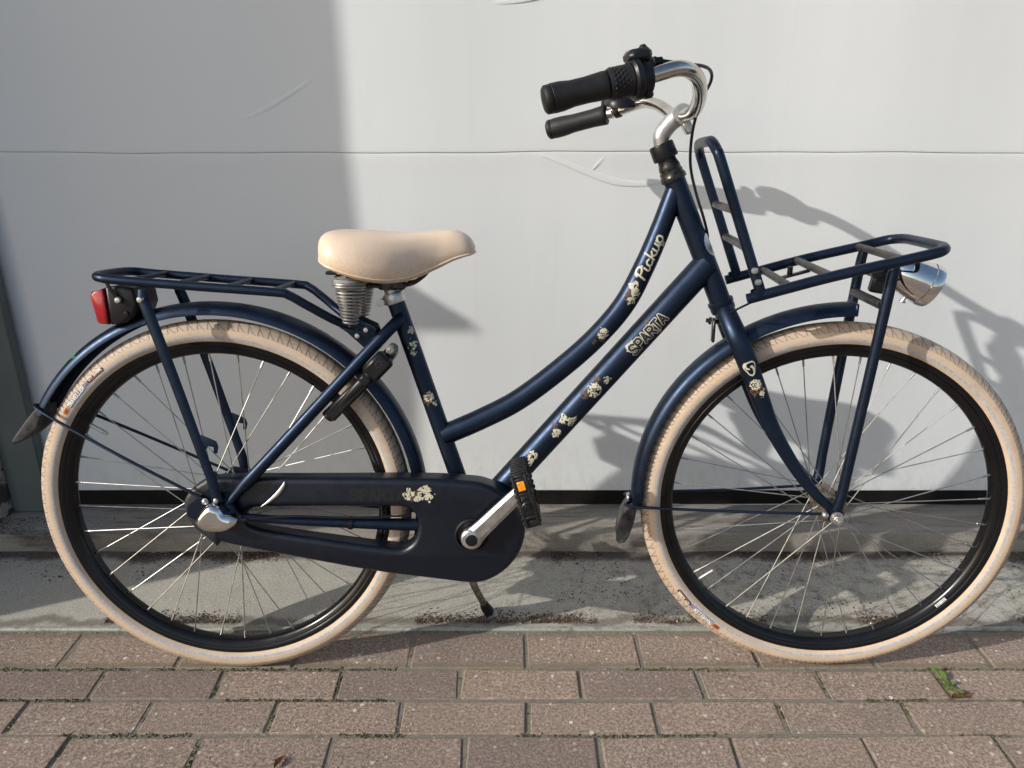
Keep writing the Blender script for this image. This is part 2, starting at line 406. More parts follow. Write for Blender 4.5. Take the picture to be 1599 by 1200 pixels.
class MB:
    def __init__(self):
        self.v, self.f, self.m, self.uv = [], [], [], None
    def add(self, vs, fs, mi=0):
        o = len(self.v)
        self.v.extend([tuple(x) for x in vs])
        for f in fs:
            self.f.append(tuple(i + o for i in f))
            self.m.append(mi)
        return self
    def tube(self, pts, r, n=12, caps=True, mi=0, flat=1.0, ref=None):
        pts = [Vector(p[:3]) for p in pts]
        k = len(pts)
        rr = r if isinstance(r, (list, tuple)) else [r] * k
        T = []
        for i in range(k):
            d = pts[min(i + 1, k - 1)] - pts[max(i - 1, 0)]
            T.append(d.normalized())
        up = Vector(ref) if ref else (Vector((0, 1, 0)) if abs(T[0].y) < 0.9 else Vector((0, 0, 1)))
        nrm = (up - T[0] * up.dot(T[0])).normalized()
        vs, fs = [], []
        for i in range(k):
            if ref:
                nrm = Vector(ref)
            nrm = (nrm - T[i] * nrm.dot(T[i])).normalized()
            b = T[i].cross(nrm)
            for j in range(n):
                a = 2 * math.pi * j / n
                vs.append(pts[i] + (nrm * math.cos(a) * flat + b * math.sin(a)) * rr[i])
        for i in range(k - 1):
            for j in range(n):
                a, b2 = i * n + j, i * n + (j + 1) % n
                fs.append((a, b2, b2 + n, a + n))
        if caps:
            fs.append(tuple(range(n))[::-1])
            fs.append(tuple((k - 1) * n + j for j in range(n)))
        return self.add(vs, fs, mi)
    def lathe(self, prof, org, axis, n=24, mi=0):
        org, ax = Vector(org), Vector(axis).normalized()
        e1 = ax.orthogonal().normalized()
        e2 = ax.cross(e1)
        vs, fs = [], []
        for s, r in prof:
            for j in range(n):
                a = 2 * math.pi * j / n
                vs.append(org + ax * s + (e1 * math.cos(a) + e2 * math.sin(a)) * max(r, 1e-5))
        for i in range(len(prof) - 1):
            for j in range(n):
                a, b = i * n + j, i * n + (j + 1) % n
                fs.append((a, b, b + n, a + n))
        return self.add(vs, fs, mi)
    def box(self, c, size, rot=None, bev=0.0, mi=0):
        hx, hy, hz = (s / 2 for s in size)
        b = min(bev, hx * 0.9, hy * 0.9, hz * 0.9)
        rm = rot if rot is not None else Matrix.Identity(3)
        c = Vector(c)
        if b <= 0:
            vs = [Vector((sx * hx, sy * hy, sz * hz)) for sx in (-1, 1) for sy in (-1, 1) for sz in (-1, 1)]
            fs = [(0, 1, 3, 2), (4, 6, 7, 5), (0, 4, 5, 1), (2, 3, 7, 6), (0, 2, 6, 4), (1, 5, 7, 3)]
        else:
            vs, idx = [], {}
            for sx in (-1, 1):
                for sy in (-1, 1):
                    for sz in (-1, 1):
                        for a in range(3):
                            idx[(sx, sy, sz, a)] = len(vs)
                            q = [sx * (hx - b), sy * (hy - b), sz * (hz - b)]
                            q[a] = (sx, sy, sz)[a] * (hx, hy, hz)[a]
                            vs.append(Vector(q))
            fs = []
            for a in range(3):
                o1, o2 = [k for k in range(3) if k != a]
                for s in (-1, 1):
                    loop = []
                    for p, q in ((-1, -1), (1, -1), (1, 1), (-1, 1)):
                        t = [0, 0, 0]; t[a] = s; t[o1] = p; t[o2] = q
                        loop.append(idx[(t[0], t[1], t[2], a)])
                    fs.append(tuple(loop))
            for a in range(3):
                o1, o2 = [k for k in range(3) if k != a]
                for p in (-1, 1):
                    for q in (-1, 1):
                        e = []
                        for s, fa in ((-1, o1), (1, o1), (1, o2), (-1, o2)):
                            t = [0, 0, 0]; t[a] = s; t[o1] = p; t[o2] = q
                            e.append(idx[(t[0], t[1], t[2], fa)])
                        fs.append(tuple(e))
            for sx in (-1, 1):
                for sy in (-1, 1):
                    for sz in (-1, 1):
                        fs.append(tuple(idx[(sx, sy, sz, a)] for a in range(3)))
        return self.add([rm @ x + c for x in vs], fs, mi)
    def slab(self, loop, y0, y1, bev=0.0, holes=(), mi=0, steps=3, origin=None):
        """polygon in the x-z plane extruded along y from y0 (back) to y1 (front, towards -y), rounded front edge."""
        loops = [list(loop)] + [list(h) for h in holes]
        sgn = 1 if y1 > y0 else -1
        fronts, backs = [], []
        for li, lp in enumerate(loops):
            area = sum(lp[i][0] * lp[(i + 1) % len(lp)][1] - lp[(i + 1) % len(lp)][0] * lp[i][1] for i in range(len(lp)))
            if (area < 0) == (li == 0):
                lp = lp[::-1]
            n = len(lp)
            nr = []
            for i in range(n):
                ax, az = lp[i - 1]; bx, bz = lp[(i + 1) % n]
                dx, dz = bx - ax, bz - az
                l = math.hypot(dx, dz) or 1
                nr.append((-dz / l, dx / l))           # inward for ccw outer, outward-of-hole for cw hole
            layers = [(0.0, y0)]
            if bev > 0:
                for k in range(steps + 1):
                    t = k / steps * math.pi / 2
                    layers.append((bev * (1 - math.cos(t)), y1 - sgn * bev * (1 - math.sin(t))))
            else:
                layers.append((0.0, y1))
            o = len(self.v)
            for d, y in layers:
                for i in range(n):
                    self.v.append((lp[i][0] + nr[i][0] * d, y, lp[i][1] + nr[i][1] * d))
            for k in range(len(layers) - 1):
                for i in range(n):
                    a, b = o + k * n + i, o + k * n + (i + 1) % n
                    self.f.append((a, b, b + n, a + n)); self.m.append(mi)
            backs.append([o + i for i in range(n)])
            fronts.append([o + (len(layers) - 1) * n + i for i in range(n)])
        for group in (fronts, backs):
            flat = [i for g in group for i in g]
            tri = tessellate_polygon([[Vector((self.v[i][0], self.v[i][2], 0)) for i in g] for g in group])
            for t in tri:
                self.f.append(tuple(flat[i] for i in t)); self.m.append(mi)
        return self
    def mesh(self, name, mats, smooth=True, angle=38):
        me = bpy.data.meshes.new(name)
        me.from_pydata([tuple(x) for x in self.v], [], self.f)
        for mt in (mats if isinstance(mats, (list, tuple)) else [mats]):
            me.materials.append(M[mt] if isinstance(mt, str) else mt)
        me.polygons.foreach_set('material_index', self.m)
        if self.uv:
            ul = me.uv_layers.new(name='UVMap')
            flat = []
            for k, p in enumerate(me.polygons):
                flat.extend(self.uv[k])
            ul.data.foreach_set('uv', flat)
        import bmesh
        bm = bmesh.new(); bm.from_mesh(me)
        if not self.uv:
            bmesh.ops.recalc_face_normals(bm, faces=bm.faces)
        bm.to_mesh(me); bm.free()
        me.polygons.foreach_set('use_smooth', [smooth] * len(me.polygons))
        if smooth:
            me.set_sharp_from_angle(angle=R(angle))
        me.update()
        return me
    def obj(self, name, mats, parent=None, mtx=None, smooth=True, angle=38, label=None):
        return link_obj(name, self.mesh(name, mats, smooth, angle), parent, mtx, label)

def link_obj(name, me, parent=None, mtx=None, label=None):
    o = bpy.data.objects.new(name, me)
    C.objects.link(o)
    if parent is not None:
        o.parent = parent
    if mtx is not None:
        o.matrix_local = mtx
    if label:
        o['label'] = label
    return o

def tag(o, label=None, cat=None, group=None, kind=None):
    for k, v in (('label', label), ('category', cat), ('group', group), ('kind', kind)):
        if v:
            o[k] = v
    return o

def empty(name, loc=(0, 0, 0), rot=(0, 0, 0), parent=None):
    o = bpy.data.objects.new(name, None)
    C.objects.link(o)
    o.empty_display_size = 0.1
    if parent is not None:
        o.parent = parent
    o.location = loc
    o.rotation_euler = rot
    return o

# ================================================================== THE SETTING
W = 1.82            # garage door plane
# far ground sheet reaching the horizon
g = MB().add([(-60, -80, -0.03), (60, -80, -0.03), (60, 1.36, -0.03), (-60, 1.36, -0.03)], [(0, 1, 2, 3)])
def mat_far():
    m, nt, bs = new_mat('far_pavers')
    br = nt.nodes.new('ShaderNodeTexBrick')
    br.inputs['Scale'].default_value = 1.0
    br.inputs['Brick Width'].default_value = 0.2385
    br.inputs['Row Height'].default_value = 0.086
    br.inputs['Mortar Size'].default_value = 0.006
    br.inputs['Color1'].default_value = (0.23, 0.17, 0.145, 1)
    br.inputs['Color2'].default_value = (0.19, 0.15, 0.13, 1)
    br.inputs['Mortar'].default_value = (0.08, 0.07, 0.045, 1)
    link(nt, coords(nt), br.inputs['Vector'])
    gr = noise(nt, coords(nt), 300, 3, 0.8)
    link(nt, mixc(nt, mth(nt, 'MULTIPLY', gr, 0.3), br.outputs['Color'], (0.3, 0.25, 0.2)), bs.inputs['Base Color'])
    bs.inputs['Roughness'].default_value = 0.9
    return m
M['far'] = mat_far()
tag(g.obj('street', 'far', smooth=False), kind='structure')

# brick pavement: sand bed + single pavers
bed = MB().add([(-2.6, 0.30, -0.0028), (2.6, 0.30, -0.0028), (2.6, 1.365, -0.0028), (-2.6, 1.365, -0.0028)], [(0, 1, 2, 3)])
pav = tag(bed.obj('brick_pavement', 'sand', smooth=False), kind='structure')
PITCH = 0.2385
rows = [(1.3535, 1.2435, -0.2105), (1.2375, 1.1585, -0.103), (1.1525, 1.0715, -0.209), (1.0655, 0.9885, -0.0835)]
y = 0.9835
k = 0
while y > 0.36:
    rows.append((y, y - 0.080, -0.209 + (0.119 if k % 2 else 0.0)))
    y -= 0.086
    k += 1
brick_meshes = {}
def brick_mesh(w, var):
    key = (round(w, 4), var)
    if key not in brick_meshes:
        rnd = random.Random(hash(key))
        mb = MB().box((0, 0, -0.025), (PITCH - 0.0045, w + 0.0015, 0.05), bev=0.0042)
        mb.v = [(x + rnd.uniform(-1, 1) * 0.0022, yy + rnd.uniform(-1, 1) * 0.0018, z + (rnd.uniform(-1, 1) * 0.0006 if z > -0.01 else 0)) for x, yy, z in mb.v]
        brick_meshes[key] = mb.mesh('paver', 'brick', False)
    return brick_meshes[key]
for ri, (ya, yb, x0) in enumerate(rows):
    w = ya - yb
    i0 = int(math.floor((-2.4 - x0) / PITCH))
    for i in range(i0, i0 + 21):
        xc = x0 + (i + 0.5) * PITCH
        o = link_obj('brick', brick_mesh(w, (i * 7 + ri * 3) % 5), pav)
        o.location = (xc + random.uniform(-0.0012, 0.0012), (ya + yb) / 2 + random.uniform(-0.001, 0.001), random.uniform(-0.0014, 0.0010))
        o.rotation_euler = (random.uniform(-0.010, 0.010), random.uniform(-0.004, 0.004), random.uniform(-0.010, 0.010))

# concrete apron, its edge profile, raised sill under the door
def grid_sheet(x0, x1, y0, y1, z, nx, ny, amp, seed, skirt=0.08):
    rnd = random.Random(seed)
    mb = MB()
    vs = []
    for j in range(ny + 1):
        for i in range(nx + 1):
            vs.append((x0 + (x1 - x0) * i / nx, y0 + (y1 - y0) * j / ny, z + rnd.uniform(-amp, amp)))
    fs = [(j * (nx + 1) + i, j * (nx + 1) + i + 1, (j + 1) * (nx + 1) + i + 1, (j + 1) * (nx + 1) + i) for j in range(ny) for i in range(nx)]
    mb.add(vs, fs)
    o = len(vs)
    fr = list(range(nx + 1))
    mb.add([(vs[i][0], vs[i][1], z - skirt) for i in fr], [])
    for i in range(nx):
        mb.f.append((i + 1, i, o + i, o + i + 1)); mb.m.append(0)
    return mb
tag(grid_sheet(-2.6, 2.6, 1.3755, 1.675, 0.0, 120, 9, 0.0012, 3).obj('concrete_apron', 'slab'), kind='structure')
tag(grid_sheet(-2.6, 2.6, 1.674, 1.95, 0.050, 120, 6, 0.0012, 4).obj('door_sill', 'sill'), kind='structure')
ep = MB()
ep.box((0, 1.3685, -0.0185), (5.2, 0.013, 0.042), bev=0.003)
tag(ep.obj('apron_edge_profile', 'edge'), kind='structure')

# garage door: two sections, rubber seal, creases in its sheet
door = empty('garage_door', (0, W, 0.025))
tag(door, 'large white sectional garage door with creased sheet behind the bicycle', 'garage door')
def profile_sheet(prof, x0, x1, nx):
    mb = MB()
    vs, fs = [], []
    m = len(prof)
    for i in range(nx + 1):
        x = x0 + (x1 - x0) * i / nx
        wob = 0.0018 * math.sin(x * 5.1) + 0.0013 * math.sin(x * 11.7 + 1)
        for (yy, z) in prof:
            sag = 0.0016 * math.sin(x * 3.3 + 0.5) + 0.0011 * math.sin(x * 8.9) + 0.0006 * math.sin(x * 23.0)
            vs.append((x, yy + wob * (0.3 + z), z + (sag if 0.7 < z < 1.2 else 0.0)))
    for i in range(nx):
        for j in range(m - 1):
            fs.append((i * m + j, (i + 1) * m + j, (i + 1) * m + j + 1, i * m + j + 1))
    return mb.add(vs, fs)
up = cr([(0.006, 0.9490), (0.003, 0.9491), (0.0009, 0.9503), (-0.0004, 0.954), (0.0, 0.99), (0.001, 1.10), (0.0, 1.30), (0.0, 1.46)], 5) + [(0.03, 1.465)]
lo_ = [(0.03, 0.079)] + cr([(0.004, 0.077), (0.002, 0.083), (0.003, 0.20), (0.006, 0.45), (0.0055, 0.70), (0.0025, 0.88), (0.0010, 0.932), (0.0013, 0.9468), (0.003, 0.9486), (0.006, 0.9487)], 5)
third = cr([(0.020, 1.468), (0.008, 1.469), (0.001, 1.474), (0.0, 1.49), (0.0, 1.8), (0.0, 2.1)], 4)
for prof in (up, lo_, third):
    profile_sheet(prof, -1.30, 2.3, 90).obj('panel', 'door', door, angle=30)
MB().box((0.5, 0.014, 0.0530), (3.6, 0.018, 0.054), bev=0.005).obj('seal', 'sealblack', door)
CREASES = [[(-0.669, 1.052), (-0.637, 1.046), (-0.581, 1.058), (-0.473, 1.116), (-0.368, 1.182), (-0.265, 1.24)],
           [(-0.532, 0.969), (-0.488, 0.963), (-0.416, 0.94), (-0.357, 0.932), (-0.309, 0.932)],
           [(0.06, 0.969), (0.105, 0.957), (0.18, 0.929), (0.24, 0.909), (0.3, 0.903), (0.348, 0.907)],
           [(0.187, 0.935), (0.201, 0.95), (0.215, 0.964)],
           [(-0.201, 1.27), (-0.166, 1.28), (-0.055, 1.284), (0.042, 1.293), (0.14, 1.32)],
           [(-0.661, 0.885), (-0.61, 0.868)]]
for cpts in CREASES:
    pp = cr(cpts, 8)
    n = len(pp)
    off = 0.001 if cpts[0][1] > 0.975 else 0.0045
    mb = MB()
    mb.tube([(x, off if z > 0.975 else 0.0025, z - 0.025) for x, z in pp], [0.0008 + (0.0045 if cpts[0][1] > 1.0 else 0.0075) * min(1.0, n / 38.0) * math.sin(math.pi * (i + 0.3) / (n + 0.3)) ** 0.7 for i in range(n)], 16, flat=0.11, ref=(0, 1, 0))
    mb.obj('crease', 'door', door, angle=80)

# left of the door: jamb, old post, wall; and the side wall outside the frame that shades the left part
j = MB().box((0, 0, 1.1), (0.10, 0.030, 2.16), bev=0.004)
tag(j.obj('door_jamb', 'jamb'), 'grey green painted jamb strip along the left edge of the garage door', 'door jamb').location = (-1.2885, 1.800, 0.03)
pm_ = MB()
pm_.box((0, 0, 1.1), (0.075, 0.07, 2.19), bev=0.006)
pm_.v = [(x + 0.0035 * math.sin(z * 9 + yy * 40), yy + 0.003 * math.sin(z * 13), z) for x, yy, z in pm_.v]
tag(pm_.obj('wooden_post', 'oldwood'), 'weathered post with peeling white paint at the left edge', 'post').location = (-1.378, 1.785, 0.0)
wl = empty('side_wall', (-1.85, 1.80, 0))
tag(wl, 'dark brick wall at the far left beside the peeling post', 'wall')
for r_ in range(27):
    for c_ in range(5):
        b = MB().box((0, 0, 0), (0.198, 0.10, 0.062), bev=0.004)
        if 'wb' not in brick_meshes:
            brick_meshes['wb'] = b.mesh('wall_brick', 'wallbrick')
        o = link_obj('brick', brick_meshes['wb'], wl)
        o.location = (0.325 - 0.208 * c_ - (0.104 if r_ % 2 else 0), 0.0, 0.035 + r_ * 0.0725)
MB().box((-0.06, 0.055, 1.0), (0.95, 0.05, 2.0)).obj('mortar', 'render', wl)
# projecting wing wall, seen only through its shadow on the door and the apron
ww = empty('wing_wall', (-2.3, 1.3, 0))
tag(ww, 'rendered wing wall outside the frame at left that shades the door', 'wall')
def yz_prism(prof, x0, x1):
    nv = len(prof)
    return MB().add([(x0, a - 1.3, b) for a, b in prof] + [(x1, a - 1.3, b) for a, b in prof],
                    [tuple(range(nv))[::-1], tuple(range(nv, 2 * nv))] + [(i, (i + 1) % nv, nv + (i + 1) % nv, nv + i) for i in range(nv)])
yz_prism([(0.930, -0.02), (0.930, 1.585), (1.78, 1.585), (1.78, -0.02)], -0.1, 0.1).obj('wall', 'render', ww, smooth=False)
yz_prism([(0.918, 1.586), (0.866, 1.644), (0.862, 1.668), (0.926, 1.684), (0.955, 1.701), (0.983, 1.752), (1.78, 1.752), (1.78, 1.586)], -0.11, 0.1).obj('shadow_bulge', 'render', ww, smooth=False)  # unseen projection, its profile shaped to cast the bulge in the shadow edge
yz_prism([(0.987, 1.753), (0.987, 3.3), (1.78, 3.3), (1.78, 1.753)], -0.1, 0.1).obj('upper_wall', 'render', ww, smooth=False)

# ================================================================== THE BICYCLE
BIKE_D, LEAN = 1.2551, 0.1200
bike = empty('bicycle', (0, BIKE_D, 0), (-LEAN, 0, 0))
tag(bike, 'dark navy step-through city bicycle with cream tyres and front carrier, on its kickstand', 'bicycle')
RT = 0.355
XR, XF = -0.5502, 0.6077
A0 = Vector((0.3824, 0, 0.7375))
AX = Vector((-math.cos(R(66.16)), 0, math.sin(R(66.16))))
STEER = Matrix.Translation(A0) @ Matrix.Rotation(-0.1203, 4, AX) @ Matrix.Translation(-A0)

def part(mb, name, mats, steer=False, parent=None, angle=38, smooth=True, label=None):
    return mb.obj(name, mats, parent or bike, STEER if (steer and parent is None) else None, smooth, angle, label)

# ---------- wheels
def tyre_mesh(seed):
    NA = 468
    rt, rc = 0.0235, RT - 0.0235
    arr = [-130, -121, -110.5, -104.5, -98.5, -90, -82, -74, -70, -66, -52, -48, -30, -10, 10, 30, 48, 52, 66, 70, 74, 82, 90, 98.5, 104.5, 110.5, 121, 130]
    mb = MB(); mb.uv = []
    na = len(arr)
    for i in range(NA):
        th = 2 * math.pi * i / NA
        kn = (i % 4) in (0, 1)
        for a in arr:
            rr = rt
            if abs(a) in (66, 52):
                rr += 0.0014 if (i % 2 == 0) else -0.0010
            elif abs(a) in (70, 48):
                rr += 0.0002
            elif abs(a) < 48:
                rr += 0.0006
            yy = rr * math.sin(R(a))
            r = rc + rr * math.cos(R(a))
            if abs(a) > 111:
                yy *= 0.93
            mb.v.append((r * math.cos(th), yy, r * math.sin(th)))
    for i in range(NA):
        i2 = (i + 1) % NA
        for j in range(na - 1):
            mb.f.append((i * na + j, i * na + j + 1, i2 * na + j + 1, i2 * na + j))
            am = abs(arr[j] + arr[j + 1]) / 2
            mb.m.append(2 if am < 70 else (1 if 98 < am < 111 else 0))
            u0, u1 = i / NA * 117, (i + 1) / NA * 117
            v0, v1 = arr[j] / 70.0, arr[j + 1] / 70.0
            mb.uv.append((u0, v0, u0, v1, u1, v1, u1, v0))
    return mb.mesh('tyre', ['tyre', 'stripe', 'tread'], True, 60)
TYRE = tyre_mesh(1)

def rim_mb():
    prof = [(0.3165, -0.0150), (0.3185, -0.0168), (0.3165, -0.0180), (0.3120, -0.0172), (0.3075, -0.0165), (0.3065, -0.0155), (0.3055, -0.0165), (0.2990, -0.0150),
            (0.2940, -0.0100), (0.2925, -0.004), (0.2925, 0.004), (0.2940, 0.0100), (0.2990, 0.0150), (0.3055, 0.0165), (0.3065, 0.0155), (0.3075, 0.0165), (0.3120, 0.0172), (0.3165, 0.0180), (0.3185, 0.0168), (0.3165, 0.0150), (0.3100, 0.0120), (0.3100, -0.0120)]
    mb = MB(); N = 144; m = len(prof)
    for i in range(N):
        th = 2 * math.pi * i / N
        for r, yy in prof:
            mb.v.append((r * math.cos(th), yy, r * math.sin(th)))
    for i in range(N):
        for j in range(m):
            mb.f.append((i * m + j, i * m + (j + 1) % m, ((i + 1) % N) * m + (j + 1) % m, ((i + 1) % N) * m + j)); mb.m.append(0)
    return mb

def dist_seg(p, a, b):
    ax, ay = a; bx, by = b
    dx, dy = bx - ax, by - ay
    l2 = dx * dx + dy * dy
    t = 0 if l2 == 0 else max(0, min(1, ((p[0] - ax) * dx + (p[1] - ay) * dy) / l2))
    return math.hypot(p[0] - ax - t * dx, p[1] - ay - t * dy)

FONT = {
    'S': [[(.6, .85), (.45, 1), (.15, 1), (0, .85), (0, .65), (.15, .52), (.45, .48), (.6, .35), (.6, .15), (.45, 0), (.15, 0), (0, .15)]],
    'P': [[(0, 0), (0, 1), (.45, 1), (.6, .85), (.6, .62), (.45, .48), (0, .48)]],
    'A': [[(0, 0), (.3, 1), (.6, 0)], [(.12, .35), (.48, .35)]],
    'R': [[(0, 0), (0, 1), (.45, 1), (.6, .85), (.6, .62), (.45, .48), (0, .48)], [(.3, .48), (.6, 0)]],
    'T': [[(0, 1), (.6, 1)], [(.3, 1), (.3, 0)]],
    'V': [[(0, 1), (.3, 0), (.6, 1)]],
    'E': [[(.55, 1), (0, 1), (0, 0), (.55, 0)], [(0, .5), (.45, .5)]],
    'L': [[(0, 1), (0, 0), (.55, 0)]],
    'I': [[(.1, 1), (.1, 0)]],
    'C': [[(.6, .85), (.45, 1), (.15, 1), (0, .85), (0, .15), (.15, 0), (.45, 0), (.6, .15)]],
    'Y': [[(0, 1), (.3, .5), (.6, 1)], [(.3, .5), (.3, 0)]],
    ' ': [],
}
def text_segs(txt, height, x0=0.0, gap=0.28, wide=1.0, slant=0.0):
    segs, x = [], x0
    for ch in txt:
        wdt = 0.2 if ch == 'I' else 0.6
        for pl in FONT[ch]:
            for a, b in zip(pl, pl[1:]):
                segs.append(((x + (a[0] * wide + slant * a[1]) * height, a[1] * height), (x + (b[0] * wide + slant * b[1]) * height, b[1] * height)))
        x += (wdt * wide + gap) * height
    return segs, x - gap * height
def seg_mask(segs, w):
    def f(s, t):
        for a, b in segs:
            if min(a[0], b[0]) - w < s < max(a[0], b[0]) + w and min(a[1], b[1]) - w < t < max(a[1], b[1]) + w and dist_seg((s, t), a, b) < w:
                return True
        return False
    return f
def mask_patch(mb, f, s0, s1, t0, t1, cell, mapper, mi=0):
    """thin print: small cells where f is true, laid on a curved surface by mapper(s, t)."""
    ns, nt_ = max(1, int((s1 - s0) / cell)), max(1, int((t1 - t0) / cell))
    idx = {}
    def vid(i, j_):
        if (i, j_) not in idx:
            idx[(i, j_)] = len(mb.v)
            mb.v.append(tuple(mapper(s0 + i * cell, t0 + j_ * cell)))
        return idx[(i, j_)]
    for i in range(ns):
        for j_ in range(nt_):
            if f(s0 + (i + 0.5) * cell, t0 + (j_ + 0.5) * cell):
                mb.f.append((vid(i, j_), vid(i + 1, j_), vid(i + 1, j_ + 1), vid(i, j_ + 1))); mb.m.append(mi)
    return mb

def tyre_print(parent, a_start):
    rt, rc = 0.0235, RT - 0.0235
    def mp(off):
        def f(s, t):                       # s along the tyre clockwise, t outward; t=0 at the middle of the band
            a = R(84) - t / rt
            th = a_start - s / 0.334
            rr = rt + off
            r = rc + rr * math.cos(a)
            return (r * math.cos(th), -rr * math.sin(a), r * math.sin(th))
        return f
    mb = MB()
    pill = lambda s, t: math.hypot(max(abs(s - 0.0075) - 0.0045, 0), t) < 0.0042
    mask_patch(mb, pill, -0.001, 0.016, -0.005, 0.005, 0.0006, mp(0.0004), 0)
    sg, e = text_segs('CST', 0.0042, 0.0025, 0.25)
    mask_patch(mb, seg_mask([((a[0], a[1] - 0.0021), (b[0], b[1] - 0.0021)) for a, b in sg], 0.0006), 0, 0.014, -0.004, 0.004, 0.0004, mp(0.0006), 1)
    sg, e = text_segs('TRAVELLER', 0.0068, 0.0175, 0.22)
    sg = [((a[0], a[1] - 0.0034), (b[0], b[1] - 0.0034)) for a, b in sg]
    mask_patch(mb, seg_mask(sg, 0.0021), 0.015, e + 0.004, -0.006, 0.006, 0.0007, mp(0.0004), 1)
    mask_patch(mb, seg_mask(sg, 0.0010), 0.015, e + 0.004, -0.006, 0.006, 0.0005, mp(0.0006), 2)
    chev = []
    for k_ in range(3):
        x = e + 0.004 + 0.0034 * k_
        chev += [((x, 0.0035), (x + 0.0016, 0.0)), ((x + 0.0016, 0.0), (x, -0.0035))]
    mask_patch(mb, seg_mask(chev, 0.0009), e, e + 0.018, -0.006, 0.006, 0.0006, mp(0.0004), 3)
    e2 = e + 0.0165
    sg, e3 = text_segs('CITY CLASSIC', 0.0038, e2, 0.22)
    sg = [((a[0], a[1] + 0.0002), (b[0], b[1] + 0.0002)) for a, b in sg]
    mask_patch(mb, lambda s, t: math.hypot(max(abs(s - (e2 + e3) / 2) - (e3 - e2) / 2, 0), t) < 0.0042, e2 - 0.004, e3 + 0.006, -0.005, 0.005, 0.0007, mp(0.0003), 1)
    mask_patch(mb, seg_mask(sg, 0.0006), e2 - 0.002, e3 + 0.002, -0.001, 0.006, 0.0005, mp(0.0006), 2)
    mask_patch(mb, lambda s, t: -0.0028 < t < -0.0014, e2, e3 + 0.002, -0.004, 0.0, 0.0007, mp(0.0006), 0)
    mb.obj('tyre_lettering', ['orange', 'ink', 'white', 'blue'], parent, smooth=False)

def wheel(name, xc, steer, hub_prof, flange, fl_r, phase, print_ang, valve_ang):
    e = empty(name, parent=bike)
    e.matrix_local = (STEER if steer else Matrix.Identity(4)) @ Matrix.Translation((xc, 0, RT))
    ty = link_obj('tyre', TYRE, e)
    tyre_print(e, print_ang)
    rim_mb().obj('rim', 'rimblack', e)
    MB().lathe(hub_prof, (0, 0, 0), (0, 1, 0), 28).obj('hub', 'oldsteel', e)
    sm = MB()
    # one spoke along +x: from the hub flange hole to the rim, plus its nipple
    for i in range(36):
        side = -1 if i % 2 else 1
        th = R(i * 10) + phase
        lead = R(58) * (1 if (i // 2) % 2 else -1)
        a = V(fl_r * math.cos(th + lead), side * (flange + 0.0015 * (1 if (i // 2) % 2 else -1)), fl_r * math.sin(th + lead))
        b = V(0.2935 * math.cos(th), side * 0.003, 0.2935 * math.sin(th))
        d = (b - a).normalized()
        mb = MB().tube([a, b], 0.00105, 6)
        mb.tube([b - d * 0.016, b - d * 0.0155, b + d * 0.001], [0.0015, 0.0021, 0.0021], 6)
        mb.obj('spoke', 'spoke', e)
    vb = V(0.2935 * math.cos(valve_ang), 0, 0.2935 * math.sin(valve_ang))
    vd = -vb.normalized()
    MB().tube([vb, vb + vd * 0.022, vb + vd * 0.0225, vb + vd * 0.036], [0.0038, 0.0036, 0.0045, 0.0032], 10).obj('valve', 'alu', e)
    return e

hubF = [(-0.056, 0.004), (-0.056, 0.007), (-0.048, 0.007), (-0.048, 0.012), (-0.036, 0.014), (-0.034, 0.026), (-0.030, 0.026), (-0.027, 0.017), (-0.012, 0.0145), (0.012, 0.0145), (0.027, 0.017), (0.030, 0.026), (0.034, 0.026), (0.036, 0.014), (0.048, 0.012), (0.048, 0.007), (0.056, 0.007), (0.056, 0.004)]
hubR = [(-0.058, 0.005), (-0.05, 0.02), (-0.036, 0.032), (-0.034, 0.043), (-0.030, 0.043), (-0.027, 0.034), (0.026, 0.034), (0.029, 0.043), (0.033, 0.043), (0.036, 0.036), (0.052, 0.034), (0.056, 0.010), (0.06, 0.005)]
fw = wheel('front_wheel', XF, True, hubF, 0.032, 0.022, R(4), R(-124.0), R(-142))
rw = wheel('rear_wheel', XR, False, hubR, 0.031, 0.038, R(2), R(147.0), R(148))
# white sticker on the front rim
stk = MB()
def rim_map(off):
    def f(s, t):
        th = R(-40.0) + s / 0.30
        r = 0.299 + t
        return (r * math.cos(th), -0.0151 - off - 0.25 * t, r * math.sin(th))
    return f
mask_patch(stk, lambda s, t: True, -0.012, 0.012, -0.0005, 0.0065, 0.001, rim_map(0.0006), 0)
mask_patch(stk, lambda s, t: (0.0010 < t < 0.0022 or 0.0036 < t < 0.0048) and (int(s * 900) % 3 != 0), -0.010, 0.010, 0.0, 0.006, 0.0004, rim_map(0.0009), 1)
stk.obj('rim_sticker', ['white', 'ink'], fw, smooth=False)

# ---------- frame
HB, HT = V(0.3824, 0, 0.7375), V(0.2827, 0, 0.9633)
hax = (HT - HB).normalized()
def hp(t):
    return HB + hax * t
frame = MB()
frame.tube([hp(0.004), hp(0.243)], 0.0192, 20)
TOP = cr([(0.290, 0, 0.948), (0.284, 0, 0.929), (0.264, 0, 0.870), (0.239, 0, 0.807), (0.207, 0, 0.742), (0.162, 0, 0.685), (0.103, 0, 0.629), (0.016, 0, 0.561), (-0.058, 0, 0.521), (-0.130, 0, 0.489)], 8)
TOPR = [0.0165 + 0.0035 * min(1, i / 30) for i in range(len(TOP))]
frame.tube(TOP, TOPR, 20)
DN = [V(0.352, 0, 0.812), V(-0.074, 0, 0.321)]
dnn = 24
DNP = [DN[0].lerp(DN[1], i / dnn) for i in range(dnn + 1)]
frame.tube(DNP, 0.0245, 22)
SEAT = [V(-0.2135, 0, 0.748), V(-0.076, 0, 0.319)]
SEP = [SEAT[0].lerp(SEAT[1], i / 20) for i in range(21)]
frame.tube(SEP, 0.0163, 20)
